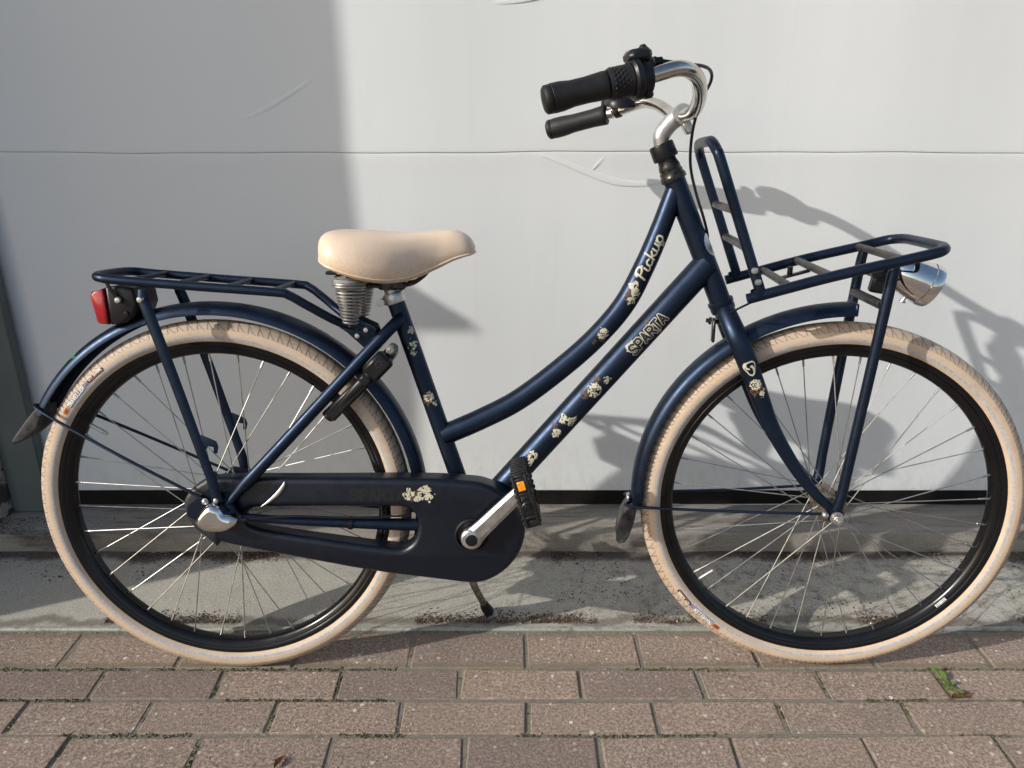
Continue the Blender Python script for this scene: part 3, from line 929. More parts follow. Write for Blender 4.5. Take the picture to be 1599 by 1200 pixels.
frame.tube([(-0.074, -0.036, 0.319), (-0.074, 0.036, 0.319)], 0.022, 20)
for sd in (-1, 1):
    ss = cr([(-0.200, sd * 0.010, 0.716), (-0.222, sd * 0.030, 0.695), (-0.30, sd * 0.045, 0.614), (-0.42, sd * 0.059, 0.488), (-0.515, sd * 0.066, 0.388), (-0.519, sd * 0.0665, 0.370), (-0.508, sd * 0.0665, 0.353), (-0.485, sd * 0.066, 0.349), (-0.40, sd * 0.061, 0.341), (-0.303, sd * 0.052, 0.333), (-0.179, sd * 0.042, 0.325), (-0.09, sd * 0.026, 0.321)], 6)
    rad = []
    for p in ss:
        rad.append(0.0112 if p[2] > 0.40 else (0.0078 if p[0] < -0.45 else 0.0078 + 0.004 * min(1, (p[0] + 0.45) / 0.25)))
    frame.tube(ss, rad, 14)
    # dropout plates
    frame.slab([(-0.600, 0.372), (-0.560, 0.404), (-0.520, 0.396), (-0.508, 0.362), (-0.53, 0.340), (-0.575, 0.338), (-0.602, 0.352)], sd * 0.062, sd * 0.067)
fr = part(frame, 'frame', 'navy')
part(MB().tube([(-0.305, -0.0625, 0.3335), (-0.299, -0.0625, 0.333)], 0.0005, 6).lathe([(-0.004, 0.0115), (-0.004, 0.0128), (0.004, 0.0128), (0.004, 0.0115)], (-0.303, -0.052, 0.333), (1, 0.08, -0.06), 16), 'cable_clip', 'black', parent=fr)

# ---------- prints and flaked flower stickers on the tubes
class TubeMap:
    def __init__(self, pts, rad):
        self.p = [Vector(q[:3]) for q in pts]
        self.r = rad if isinstance(rad, (list, tuple)) else [rad] * len(self.p)
        self.s = [0.0]
        for a, b in zip(self.p, self.p[1:]):
            self.s.append(self.s[-1] + (b - a).length)
    def near(self, x, z):
        best = min(range(len(self.p) - 1), key=lambda i: self._d(i, x, z)[0])
        return self._d(best, x, z)[1]
    def _d(self, i, x, z):
        a, b = self.p[i], self.p[i + 1]
        dx, dz = b.x - a.x, b.z - a.z
        t = max(0, min(1, ((x - a.x) * dx + (z - a.z) * dz) / (dx * dx + dz * dz)))
        return math.hypot(x - a.x - t * dx, z - a.z - t * dz), self.s[i] + t * (self.s[i + 1] - self.s[i])
    def at(self, s, t, off):
        i = 0
        while i < len(self.s) - 2 and self.s[i + 1] < s:
            i += 1
        f = (s - self.s[i]) / (self.s[i + 1] - self.s[i])
        P = self.p[i].lerp(self.p[i + 1], f)
        T0 = (self.p[min(i + 1, len(self.p) - 1)] - self.p[max(i - 1, 0)]).normalized()
        T1 = (self.p[min(i + 2, len(self.p) - 1)] - self.p[i]).normalized()
        T = T0.lerp(T1, f).normalized()
        r = self.r[i] * (1 - f) + self.r[i + 1] * f
        n1 = V(0, -1, 0); n1 = (n1 - T * n1.dot(T)).normalized()
        n2 = n1.cross(T)
        return P + (n1 * math.cos(t / r) + n2 * math.sin(t / r)) * (r + off)
def rev(tm):
    return TubeMap(list(reversed(tm.p)), list(reversed(tm.r)))
tm_down = TubeMap([p for p in reversed(DNP)], 0.0245)
tm_top = TubeMap(list(reversed(TOP)), list(reversed(TOPR)))
tm_seat = TubeMap(list(reversed(SEP)), 0.0163)

def vnoise(seed):
    rnd = random.Random(seed)
    tab = {}
    def g(i, j_):
        if (i, j_) not in tab:
            tab[(i, j_)] = rnd.random()
        return tab[(i, j_)]
    def f(x, y):
        i, j_ = math.floor(x), math.floor(y)
        u, v = x - i, y - j_
        u, v = u * u * (3 - 2 * u), v * v * (3 - 2 * v)
        return (g(i, j_) * (1 - u) + g(i + 1, j_) * u) * (1 - v) + (g(i, j_ + 1) * (1 - u) + g(i + 1, j_ + 1) * u) * v
    return f
def blob(rad, seed, kind='scrap', asp=1.0):
    nz = vnoise(seed)
    def f(s, t):
        s2, t2 = s / rad, t / (rad * asp)
        d = math.hypot(s2, t2)
        if kind == 'flower':
            th = math.atan2(t2, s2)
            pet = 0.66 + 0.30 * abs(math.sin(th * 4.5 + seed)) * nz(th * 2 + 9, d * 3)
            return (0.22 < d < pet or d < 0.12) and nz(s2 * 7 + 20, t2 * 7 + 3) > 0.40
        return d + 0.9 * (nz(s2 * 2.2 + 7, t2 * 2.2 + 5) - 0.5) < 0.68 and nz(s2 * 6 + 31, t2 * 6) > 0.30
    return f
def scraps(parent, tm, items, name, steer=False):
    for (x, z, rad, kind, seed, mi, dt) in items:
        mb = MB()
        s0 = tm.near(x, z)
        off = 0.0003 if mi == 0 else 0.00018
        mask_patch(mb, blob(rad, seed, kind), -rad, rad, -rad, rad, 0.00075, lambda s, t, s0=s0, off=off, dt=dt: tm.at(s0 + s, t + dt, off), 0)
        mb.obj('sticker_fragment' if mi == 0 else 'rust_spot', 'decal' if mi == 0 else 'rust', parent, smooth=True)

# SPARTA on the down tube
sg, e = text_segs('SPARTA', 0.0185, 0.0, 0.22, 0.98)
sS = tm_down.near(0.212, 0.660)
sg = [((a[0], a[1] - 0.011), (b[0], b[1] - 0.011)) for a, b in sg]
mb = MB()
mask_patch(mb, seg_mask(sg, 0.0035), -0.005, e + 0.005, -0.015, 0.012, 0.0007, lambda s, t: tm_down.at(sS + s, t, 0.0005), 0)
mask_patch(mb, seg_mask(sg, 0.0020), -0.005, e + 0.005, -0.015, 0.012, 0.0006, lambda s, t: tm_down.at(sS + s, t, 0.0008), 1)
mb.obj('lettering', ['decal', 'ink'], fr, smooth=True)
# Pickup in script on the top tube
PICK = [
    [(0.02, 0.0), (0.16, 1.0)], [(0.02, .78), (.10, .98), (.30, 1.06), (.46, .96), (.46, .74), (.32, .58), (.14, .56)],
    [(.52, .52), (.48, .12), (.56, .0), (.66, .08)], [(.545, .74), (.555, .78)],
    [(.98, .46), (.86, .54), (.74, .42), (.72, .16), (.82, .02), (.98, .10)],
    [(1.06, .0), (1.18, 1.0)], [(1.12, .28), (1.36, .52)], [(1.18, .34), (1.30, .06), (1.42, .04)],
    [(1.50, .52), (1.47, .14), (1.56, .0), (1.70, .14), (1.77, .52)], [(1.75, .40), (1.75, .06), (1.84, .02)],
    [(1.90, .52), (1.82, -.40)], [(1.90, .34), (2.02, .54), (2.16, .48), (2.18, .20), (2.06, .0), (1.90, .10)],
    [(1.82, -.40), (1.92, -.30), (2.00, -.06)]]
HP = 0.0205
psegs = []
for pl in PICK:
    q = cr([(a * HP * 1.82, b * HP) for a, b in pl], 5) if len(pl) > 2 else [(a * HP * 1.82, b * HP) for a, b in pl]
    psegs += [((a[0], a[1] - 0.008), (b[0], b[1] - 0.008)) for a, b in zip(q, q[1:])]
sP = tm_top.near(0.2305, 0.786)
mb = MB()
mask_patch(mb, seg_mask(psegs, 0.0017), -0.003, 0.090, -0.021, 0.017, 0.0007, lambda s, t: tm_top.at(sP + s, t, 0.0004), 0)
mb.obj('lettering', ['decal'], fr, smooth=True)
scraps(fr, tm_down, [(0.206, 0.672, 0.012, 'scrap', 3, 0, 0.010), (0.236, 0.690, 0.010, 'scrap', 4, 0, -0.008), (0.247, 0.706, 0.013, 'scrap', 5, 1, 0.006), (0.258, 0.700, 0.007, 'scrap', 15, 0, -0.012),
                     (0.148, 0.586, 0.018, 'flower', 6, 0, 0), (0.172, 0.603, 0.009, 'scrap', 7, 0, -0.004), (0.132, 0.580, 0.013, 'scrap', 8, 1, 0.010), (0.158, 0.600, 0.010, 'scrap', 18, 1, 0.012),
                     (0.105, 0.530, 0.013, 'scrap', 9, 0, -0.008), (0.094, 0.528, 0.012, 'scrap', 21, 0, 0.008), (0.085, 0.500, 0.012, 'scrap', 10, 0, -0.002), (0.080, 0.512, 0.010, 'scrap', 11, 1, 0.010), (0.037, 0.456, 0.014, 'flower', 12, 0, 0.003), (0.030, 0.446, 0.008, 'scrap', 13, 0, -0.002)], 'sticker_remains')
scraps(fr, tm_top, [(0.219, 0.772, 0.011, 'scrap', 31, 0, 0.006), (0.214, 0.764, 0.012, 'flower', 32, 0, -0.004), (0.206, 0.752, 0.010, 'scrap', 33, 0, -0.003), (0.209, 0.758, 0.014, 'scrap', 34, 1, 0.002), (0.163, 0.689, 0.013, 'flower', 35, 0, -0.002), (0.168, 0.692, 0.009, 'scrap', 36, 0, 0.002), (0.158, 0.680, 0.012, 'scrap', 37, 1, -0.006), (0.150, 0.672, 0.006, 'scrap', 38, 1, 0.0)], 'sticker_remains')
scraps(fr, tm_seat, [(-0.190, 0.690, 0.009, 'scrap', 41, 0, -0.012), (-0.181, 0.668, 0.012, 'scrap', 42, 0, -0.006), (-0.176, 0.652, 0.007, 'scrap', 43, 0, -0.002), (-0.146, 0.570, 0.013, 'flower', 44, 0, -0.002), (-0.142, 0.556, 0.006, 'scrap', 45, 0, -0.008), (-0.150, 0.566, 0.014, 'scrap', 46, 1, 0.0)], 'sticker_remains')

# ---------- headset, stem, handlebar
part(MB().lathe([(-0.012, 0.016), (-0.012, 0.0215), (-0.006, 0.0225), (0.0, 0.0222), (0.003, 0.0235), (0.008, 0.0232), (0.010, 0.020), (0.010, 0.016)], HB, hax, 28), 'lower_headset_ring', 'navy')
part(MB().lathe([(0.240, 0.016), (0.240, 0.0225), (0.2445, 0.0232), (0.248, 0.0225), (0.251, 0.0205), (0.257, 0.0208), (0.2585, 0.0188), (0.263, 0.0195), (0.268, 0.0180), (0.273, 0.0165), (0.284, 0.016)], HB, hax, 28), 'upper_headset_ring', 'grease')
part(MB().lathe([(0.279, 0.012), (0.279, 0.0212), (0.281, 0.0222), (0.303, 0.0216), (0.306, 0.0205), (0.307, 0.012)], HB, hax, 28), 'headset_collar', 'black', True)
stem = MB()
stem.tube(cr([tuple(hp(0.300)) + (0.0130,), (0.2590, 0, 1.022, 0.0135), (0.2605, 0, 1.034, 0.0150), (0.272, 0, 1.050, 0.0150), (0.289, 0, 1.066, 0.0165)], 7), [q[3] for q in cr([tuple(hp(0.300)) + (0.0130,), (0.2590, 0, 1.022, 0.0135), (0.2605, 0, 1.034, 0.0150), (0.272, 0, 1.050, 0.0150), (0.289, 0, 1.066, 0.0165)], 7)], 18)
stem.lathe([(-0.0235, 0.0085), (-0.0235, 0.0150), (-0.020, 0.0168), (0.020, 0.0168), (0.0235, 0.0150), (0.0235, 0.0085)], (0.2915, 0, 1.066), (0, 1, 0), 24)
stem.box((0.3015, -0.006, 1.046), (0.015, 0.032, 0.026), Matrix.Rotation(R(-30), 3, 'Y'), 0.003)
part(stem, 'stem', 'alu', True)
BARN = [(0.2915, 0, 1.0655), (0.294, -0.035, 1.0635), (0.303, -0.085, 1.066), (0.303, -0.148, 1.086), (0.289, -0.200, 1.106), (0.262, -0.238, 1.112), (0.219, -0.260, 1.100), (0.160, -0.280, 1.087), (0.085, -0.2975, 1.0685)]
BARF = [(0.2915, 0, 1.0655), (0.2895, 0.035, 1.0635), (0.286, 0.085, 1.067), (0.275, 0.140, 1.084), (0.258, 0.185, 1.098), (0.234, 0.222, 1.103), (0.190, 0.250, 1.091), (0.165, 0.264, 1.084), (0.055, 0.297, 1.059)]
hb = MB()
hb.tube(cr(list(reversed(BARN)) + BARF[1:], 7), 0.0111, 18)
part(hb, 'handlebar', 'barsteel', True)
def grip(a, b, name, big):
    a, b = V(a), V(b)
    d = (b - a).normalized(); L = (b - a).length
    pr = [(0, 0.012), (0, 0.0172 * big), (0.002, 0.0182 * big), (0.010, 0.0178 * big), (0.03, 0.0166 * big), (L * 0.55, 0.0168 * big), (L * 0.72, 0.0188 * big), (L * 0.86, 0.0190 * big), (L - 0.013, 0.0182 * big), (L - 0.012, 0.0176 * big), (L - 0.011, 0.0185 * big), (L - 0.003, 0.0182 * big), (L, 0.015 * big), (L + 0.0015, 0.0001)]
    o = part(MB().lathe(pr, a, d, 24), name, 'rubber', True, angle=50)
    return o
grip((0.1605, -0.2798, 1.0872), (0.075, -0.300, 1.0662), 'grip', 1.06)
grip((0.1655, 0.2638, 1.0842), (0.043, 0.300, 1.0565), 'grip', 1.10)
# twist shifter: dimpled sleeve + housing
sa, sb = V(0.1615, -0.2795, 1.0874), V(0.2195, -0.2598, 1.1002)
sd_ = (sb - sa).normalized()
sv = MB().lathe([(0.0, 0.0125), (0.0, 0.0195), (0.003, 0.0205), (0.010, 0.0200), (0.024, 0.0208), (0.033, 0.0225), (0.034, 0.013)], sa, sd_, 30)
e1 = sd_.orthogonal().normalized(); e2 = sd_.cross(e1)
for rr_ in range(5):
    for k_ in range(20):
        a_ = 2 * math.pi * (k_ + 0.5 * (rr_ % 2)) / 20
        dirv = e1 * math.cos(a_) + e2 * math.sin(a_)
        c_ = sa + sd_ * (0.006 + rr_ * 0.0053) + dirv * 0.0202
        sv.lathe([(0, 0.0024), (0.0013, 0.0016), (0.0018, 0.0002)], c_, dirv, 6)
sho = part(sv, 'twist_sleeve', 'rubber', True)
ho = MB().lathe([(0.034, 0.013), (0.034, 0.0255), (0.037, 0.0285), (0.044, 0.0290), (0.046, 0.0270), (0.047, 0.0235), (0.061, 0.0225), (0.0625, 0.0190), (0.0625, 0.011)], sa, sd_, 30)
upv = (V(0, 0, 1) - sd_ * sd_.z).normalized()
sidev = sd_.cross(upv)
rotm = Matrix((sd_, sidev, upv)).transposed()
ho.box(sa + sd_ * 0.049 + upv * 0.0285 , (0.034, 0.034, 0.018), rotm, 0.006)
ho.box(sa + sd_ * 0.060 + upv * 0.034 - sidev * 0.004, (0.010, 0.012, 0.016), rotm, 0.003)
ho.box(sa + sd_ * 0.062 + upv * 0.017 - sidev * 0.008, (0.026, 0.024, 0.018), rotm, 0.006)
ho.box(sa + sd_ * 0.055 - upv * 0.020, (0.013, 0.022, 0.018), rotm, 0.003)
hso = part(ho, 'shifter_housing', 'black', True)
mk = MB()
mk.box(sa + sd_ * 0.0455 + upv * 0.0366 , (0.018, 0.004, 0.0012), rotm)
mk.box(sa + sd_ * 0.0455 + upv * 0.031 - sidev * 0.0152, (0.016, 0.0012, 0.003), rotm)
mk.obj('marking', 'pink', hso)
MB().lathe([(0, 0.006), (0, 0.0072), (0.011, 0.0072), (0.0115, 0.0058), (0.020, 0.0050), (0.0205, 0.0025)], sa + sd_ * 0.068 + upv * 0.017 - sidev * 0.010, sd_, 14).obj('cable_adjuster', 'black', hso)
cab = cr([tuple(sa + sd_ * 0.086 + upv * 0.017 - sidev * 0.010), (0.272, -0.2285, 1.1185), (0.300, -0.196, 1.119), (0.315, -0.165, 1.115), (0.319, -0.140, 1.104), (0.314, -0.100, 1.085), (0.307, -0.062, 1.048), (0.306, -0.040, 1.010), (0.310, -0.028, 0.975), (0.322, -0.022, 0.935), (0.338, -0.018, 0.893), (0.350, 0.004, 0.86), (0.352, 0.02, 0.83)], 8)
part(MB().tube(cab, 0.0025, 10), 'gear_cable', 'black', True)
# bell under the far bar end and the small clamp beside it
bl = MB().lathe([(0.0, 0.001), (0.0, 0.030), (0.003, 0.0345), (0.010, 0.0335), (0.019, 0.0265), (0.026, 0.015), (0.029, 0.0005)], (0.194, 0.240, 1.0985), (0.05, -0.25, 1), 28)
bl.tube([(0.188, 0.250, 1.107), (0.189, 0.250, 1.080)], 0.0035, 10)
bl.lathe([(-0.005, 0.0118), (-0.005, 0.0140), (0.005, 0.0140), (0.005, 0.0118)], (0.188, 0.2505, 1.0905), (0.83, -0.45, 0.25), 18)
part(bl, 'bell', 'black', True)
part(MB().box((0.160, 0.2665, 1.103), (0.012, 0.014, 0.018), bev=0.003).tube([(0.160, 0.266, 1.098), (0.160, 0.266, 1.075)], 0.004, 8), 'lever_clamp', 'black', True)
# head badge
bm_ = MB()
hfr = V(hax.z, 0, -hax.x)
def badge_map(s_, t_):
    ph = 0.62 + t_ / 0.0192
    return hp(0.112 + s_) + (hfr * math.cos(ph) + V(0, -1, 0) * math.sin(ph)) * 0.0199
mask_patch(bm_, lambda s_, t_: (s_ / 0.021) ** 2 + (t_ / 0.0125) ** 2 < 1, -0.022, 0.022, -0.014, 0.014, 0.0012, badge_map)
part(bm_, 'head_badge', 'alu')

# ---------- fork
fk = MB()
for sd in (-1, 1):
    FP = cr([(0.3835, 0.0, 0.734, 0.0165), (0.390, sd * 0.018, 0.724, 0.0175), (0.401, sd * 0.040, 0.699, 0.0185), (0.413, sd * 0.0495, 0.673, 0.0185), (0.447, sd * 0.052, 0.595, 0.0168), (0.481, sd * 0.052, 0.519, 0.0142), (0.529, sd * 0.055, 0.444, 0.0118), (0.567, sd * 0.058, 0.398, 0.0100), (0.594, sd * 0.060, 0.373, 0.0085), (0.604, sd * 0.060, 0.358, 0.0078)], 6)
    fk.tube(FP, [q[3] for q in FP], 18, flat=0.82 , ref=(0, 1, 0))
    if sd < 0:
        FPN = FP
    fk.slab([(0.590, 0.372), (0.604, 0.380), (0.618, 0.368), (0.621, 0.350), (0.612, 0.341), (0.600, 0.343), (0.590, 0.355)], sd * 0.057, sd * 0.062)
fk.tube([hp(0.0), hp(-0.02)], 0.0165, 16)
fko = part(fk, 'fork', 'navy', True)
tm_fork = TubeMap(list(reversed(FPN))[6:-8], [q[3] * 0.86 for q in reversed(FPN)][6:-8])
class ForkMap:
    """paint on the near fork blade: oval tube, front faces -y"""
    def near(self, x, z): return tm_fork.near(x, z)
    def at(self, s, t, off):
        q = tm_fork.at(s, t, 0.0)
        base = tm_fork.at(s, 0.0, 0.0)
        i = 0
        while i < len(tm_fork.s) - 2 and tm_fork.s[i + 1] < s:
            i += 1
        P = tm_fork.p[i].lerp(tm_fork.p[i + 1], (s - tm_fork.s[i]) / (tm_fork.s[i + 1] - tm_fork.s[i]))
        rfull = tm_fork.r[i] / 0.86
        T = (tm_fork.p[i + 1] - tm_fork.p[i]).normalized()
        n1 = V(0, -1, 0); n1 = (n1 - T * n1.dot(T)).normalized(); n2 = n1.cross(T)
        a = t / rfull
        return P + n1 * (math.cos(a) * (rfull * 0.82 + off)) + n2 * (math.sin(a) * (rfull + off))
fmap = ForkMap()
mb = MB()
s0 = fmap.near(0.425, 0.634)
def emblem(s, t):                       # rounded shield with two swirls left open
    x, z = -t / 0.0125, s / 0.0155      # s runs up the blade
    th = math.atan2(z, x)
    rad = 0.86 + 0.14 * math.cos(3 * (th - math.pi / 2 - math.pi))
    d = math.hypot(x, z) / rad
    if d > 1.0:
        return False
    if d > 0.80:
        return True
    sw = (th + 2.4 * d) % math.pi
    return 0.55 < sw < 1.55 and d > 0.12
mask_patch(mb, emblem, -0.0165, 0.0165, -0.014, 0.014, 0.0008, lambda s, t: fmap.at(s0 + s, t, 0.0004))
mb.obj('emblem', ['decal'], fko)
scraps(fko, fmap, [(0.443, 0.607, 0.0130, 'flower', 51, 0, 0.001), (0.451, 0.588, 0.0075, 'scrap', 52, 0, -0.004), (0.455, 0.596, 0.004, 'scrap', 54, 0, -0.010), (0.446, 0.598, 0.0145, 'scrap', 53, 1, 0.003)], 'x')
# axle nuts
for sd in (-1, 1):
    part(MB().lathe([(0.0, 0.005), (0.0, 0.0125), (0.003, 0.0125), (0.0032, 0.0092), (0.012, 0.0092), (0.013, 0.008), (0.0135, 0.005), (0.020, 0.0048), (0.021, 0.001)], (XF, sd * 0.067, RT), (0, sd, 0), 12), 'axle_nut', 'alu', True, angle=25)

# ---------- mudguards
def fender(rf, w, edge, th0, th1, n, cx, name, steer, drop=0.021):
    mb = MB()
    sec = [(-1.0, 1.0), (-0.985, 0.80), (-0.90, 0.52), (-0.72, 0.28), (-0.42, 0.09), (0.0, 0.0), (0.42, 0.09), (0.72, 0.28), (0.90, 0.52), (0.985, 0.80), (1.0, 1.0)]
    m = len(sec)
    for lay in (0, 1):
        for i in range(n + 1):
            f = i / n
            th = R(th0 + (th1 - th0) * f)
            rc = rf(f) - lay * 0.0014
            for a, d in sec:
                r = rc - drop * d
                mb.v.append((cx + r * math.cos(th), a * (w - lay * 0.0014), RT + r * math.sin(th)))
    o = (n + 1) * m
    for i in range(n):
        for j_ in range(m - 1):
            a = i * m + j_
            mb.f.append((a, a + 1, a + m + 1, a + m)); mb.m.append(0)
            mb.f.append((o + a, o + a + m, o + a + m + 1, o + a + 1)); mb.m.append(0)
        for j_ in (0, m - 1):
            a = i * m + j_
            mb.f.append((a, a + m, o + a + m, o + a)); mb.m.append(0)
    for i in (0, n):
        for j_ in range(m - 1):
            a = i * m + j_
            mb.f.append((a, a + 1, o + a + 1, o + a)); mb.m.append(0)
    return part(mb, name, 'navy', steer, angle=45)
fender(lambda f: 0.389, 0.0295, 0, 151, -14, 90, XR, 'rear_mudguard', False)
fender(lambda f: 0.392 - 0.018 * f, 0.0285, 0, 89, 182, 60, XF, 'front_mudguard', True)
part(MB().box((0.6125, 0, RT + 0.381), (0.006, 0.054, 0.022), bev=0.002), 'mudguard_end', 'navy', True)
gs = MB()
def fend_map(th0, off):
    sec = [(0.0, 0.0), (0.42, 0.09), (0.72, 0.28), (0.90, 0.52), (0.985, 0.80), (1.0, 1.0)]
    def f(s_, t_):
        q = min(0.999, abs(t_) / 0.0295)
        for (a0, d0), (a1, d1) in zip(sec, sec[1:]):
            if a0 <= q <= a1:
                d = d0 + (d1 - d0) * (q - a0) / (a1 - a0)
                break
        r = 0.389 + off - 0.021 * d
        th = R(th0) - s_ / 0.389
        return (XR + r * math.cos(th), t_, RT + r * math.sin(th))
    return f
mask_patch(gs, blob(0.015, 77, 'scrap', 0.7), -0.015, 0.015, -0.0105, 0.0105, 0.001, lambda s, t: fend_map(134, 0.0010)(s, t - 0.0145))
gs2 = MB()
mask_patch(gs2, blob(0.008, 78, 'scrap', 0.8), -0.010, 0.010, -0.010, 0.010, 0.001, lambda s, t: fend_map(130.6, 0.0010)(s, t - 0.019))
part(gs, 'sticker_fragment', 'green')
part(gs2, 'sticker_fragment', 'green')
def flap(loop, name, steer, lean):
    mb = MB()
    n = len(loop)
    mb.slab(cr(loop, 4, True), 0.026, -0.026, 0.004)
    for k_ in range(5):
        yy = -0.018 + 0.009 * k_
        a, b = loop[0], loop[3]
        mb.tube([(a[0] * 0.8 + b[0] * 0.2 - 0.003, yy, a[1] * 0.8 + b[1] * 0.2), (a[0] * 0.15 + b[0] * 0.85, yy, a[1] * 0.15 + b[1] * 0.85)], 0.0025, 6)
    part(mb, name, 'flaprubber', steer)
flap([(-0.8815, 0.548), (-0.872, 0.540), (-0.884, 0.510), (-0.921, 0.482), (-0.936, 0.4825), (-0.922, 0.503)], 'mud_flap', False, 0)
flap([(0.230, 0.342), (0.244, 0.336), (0.240, 0.300), (0.226, 0.262), (0.208, 0.264), (0.213, 0.310)], 'mud_flap', True, 0)
for sd in (-1, 1):
    part(MB().tube(cr([(-0.876, sd * 0.012, 0.552), (-0.870, sd * 0.034, 0.547), (-0.72, sd * 0.058, 0.468), (-0.561, sd * 0.073, 0.386)], 5), 0.0030, 8), 'mudguard_stay', 'navy')
    part(MB().tube(cr([(0.232, sd * 0.010, 0.345), (0.238, sd * 0.034, 0.344), (0.42, sd * 0.050, 0.351), (0.585, sd * 0.066, 0.361)], 5), 0.0030, 8), 'mudguard_stay', 'navy', True)
    part(MB().lathe([(0, 0.006), (0.002, 0.006), (0.0022, 0.0048), (0.006, 0.0045), (0.0075, 0.002), (0.0075, 0.0002)], (-0.563, sd * 0.074, 0.385), (0, sd, 0), 10), 'bolt', 'alu')
    part(MB().lathe([(0, 0.006), (0.002, 0.006), (0.0022, 0.0048), (0.006, 0.0045), (0.0075, 0.002), (0.0075, 0.0002)], (-0.540, sd * 0.078, 0.389), (0, sd, 0), 10), 'bolt', 'alu')
    part(MB().lathe([(0, 0.0065), (0.002, 0.0065), (0.006, 0.0055), (0.008, 0.003), (0.0083, 0.0002)], (0.586, sd * 0.067, 0.361), (0, sd, 0), 12), 'bolt', 'alu', True)
part(MB().box((-0.878, 0, 0.556), (0.010, 0.022, 0.014), Matrix.Rotation(R(35), 3, 'Y'), 0.003), 'stay_bracket', 'alu')
part(MB().box((0.229, 0, 0.349), (0.008, 0.022, 0.014), bev=0.003), 'stay_bracket', 'alu', True)

# ---------- chain case
CASE = [(-0.529, 0.430), (-0.36, 0.429), (-0.187, 0.428), (-0.125, 0.426), (-0.090, 0.423), (-0.056, 0.419), (-0.025, 0.406), (0.004, 0.381), (0.020, 0.348), (0.024, 0.316), (0.013, 0.278), (-0.009, 0.248), (-0.039, 0.226), (-0.072, 0.218), (-0.136, 0.225), (-0.267, 0.243), (-0.418, 0.273), (-0.525, 0.295), (-0.568, 0.311), (-0.591, 0.334), (-0.603, 0.362), (-0.603, 0.385), (-0.589, 0.405), (-0.566, 0.421)]
SLOT = [(-0.491, 0.358), (-0.476, 0.369), (-0.44, 0.371), (-0.32, 0.372), (-0.205, 0.372), (-0.183, 0.364), (-0.173, 0.341), (-0.179, 0.309), (-0.197, 0.291), (-0.224, 0.289), (-0.33, 0.304), (-0.440, 0.322), (-0.480, 0.333), (-0.494, 0.345)]
def tuck(mb):
    # the case toes in towards the rear, so that its end lies inside the stays
    out = []
    for x, yy, z in mb.v:
        t = (0.03 - x) / 0.53
        out.append((x - 0.007 * t, yy + (0.019 if yy < -0.05 else 0.004) * t, z - 0.007 * t))
    mb.v = out
    return mb
cc = MB()
# the near shell reaches in front of the chainstay, so its slot frames it
cc.slab(cr(CASE, 4, True), -0.032, -0.0755, 0.011, [cr(SLOT, 4, True)], steps=5)
tuck(cc)
case_o = part(cc, 'chain_case', 'case', angle=50)
capl = [p for p in CASE if p[0] < -0.56]
cap = [(-0.545, 0.4275)] + [(-0.566, 0.423), (-0.590, 0.4065), (-0.6045, 0.3855), (-0.6045, 0.361), (-0.5925, 0.333), (-0.5685, 0.3095), (-0.545, 0.300)]
part(tuck(MB().slab(cr(cap, 3, True), -0.034, -0.0772, 0.009, steps=4)), 'chain_case_cap', 'case_grey', angle=50)
ri = MB()
ri.lathe([(-0.004, 0.0300), (-0.001, 0.0325), (0.003, 0.0325), (0.0045, 0.0295), (0.001, 0.0275), (-0.006, 0.027), (-0.0062, 0.001)], (-0.074, -0.0722, 0.318), (0, -1, 0), 36)
ri.obj('crank_opening', 'black', case_o)
def cm(off):
    def f(s, t):
        q = (0.03 - s) / 0.53
        return (s - 0.007 * q, -0.0755 + 0.019 * q - off, t - 0.007 * q)
    return f
for (x, z, rad, kind, seed, mi) in [(-0.187, 0.398, 0.014, 'scrap', 61, 0), (-0.160, 0.400, 0.017, 'flower', 62, 0), (-0.158, 0.408, 0.013, 'scrap', 63, 0), (-0.150, 0.394, 0.012, 'scrap', 64, 0), (-0.175, 0.399, 0.018, 'scrap', 65, 1), (-0.172, 0.388, 0.010, 'scrap', 66, 0)]:
    f0 = blob(rad, seed, kind)
    mb = MB()
    mask_patch(mb, lambda s, t, x=x, z=z, f0=f0: f0(s - x, t - z), x - rad, x + rad, z - rad, z + rad, 0.0011, cm((0.0004 if mi == 0 else 0.0002) + 0.00004 * (seed - 60)), 0)
    mb.obj('sticker_fragment' if mi == 0 else 'rust_spot', 'decal' if mi == 0 else 'rust', case_o)
sg, e = text_segs('SPARTA', 0.020, -0.292, 0.25, 1.0)
mb = MB()
mask_patch(mb, seg_mask([((a[0], a[1] + 0.388), (b[0], b[1] + 0.388)) for a, b in sg], 0.0030), -0.297, -0.185, 0.383, 0.413, 0.0009, cm(0.0003))
mb.obj('lettering', 'ghost', case_o)
# silver crescent added in place of a curved light reflection on the case
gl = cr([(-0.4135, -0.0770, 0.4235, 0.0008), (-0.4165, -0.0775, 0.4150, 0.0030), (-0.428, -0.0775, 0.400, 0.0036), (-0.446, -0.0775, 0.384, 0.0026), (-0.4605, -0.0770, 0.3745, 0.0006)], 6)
part(tuck(MB().tube(gl, [q[3] for q in gl], 8, flat=0.4, ref=(0, 1, 0))), 'case_highlight', 'alu')

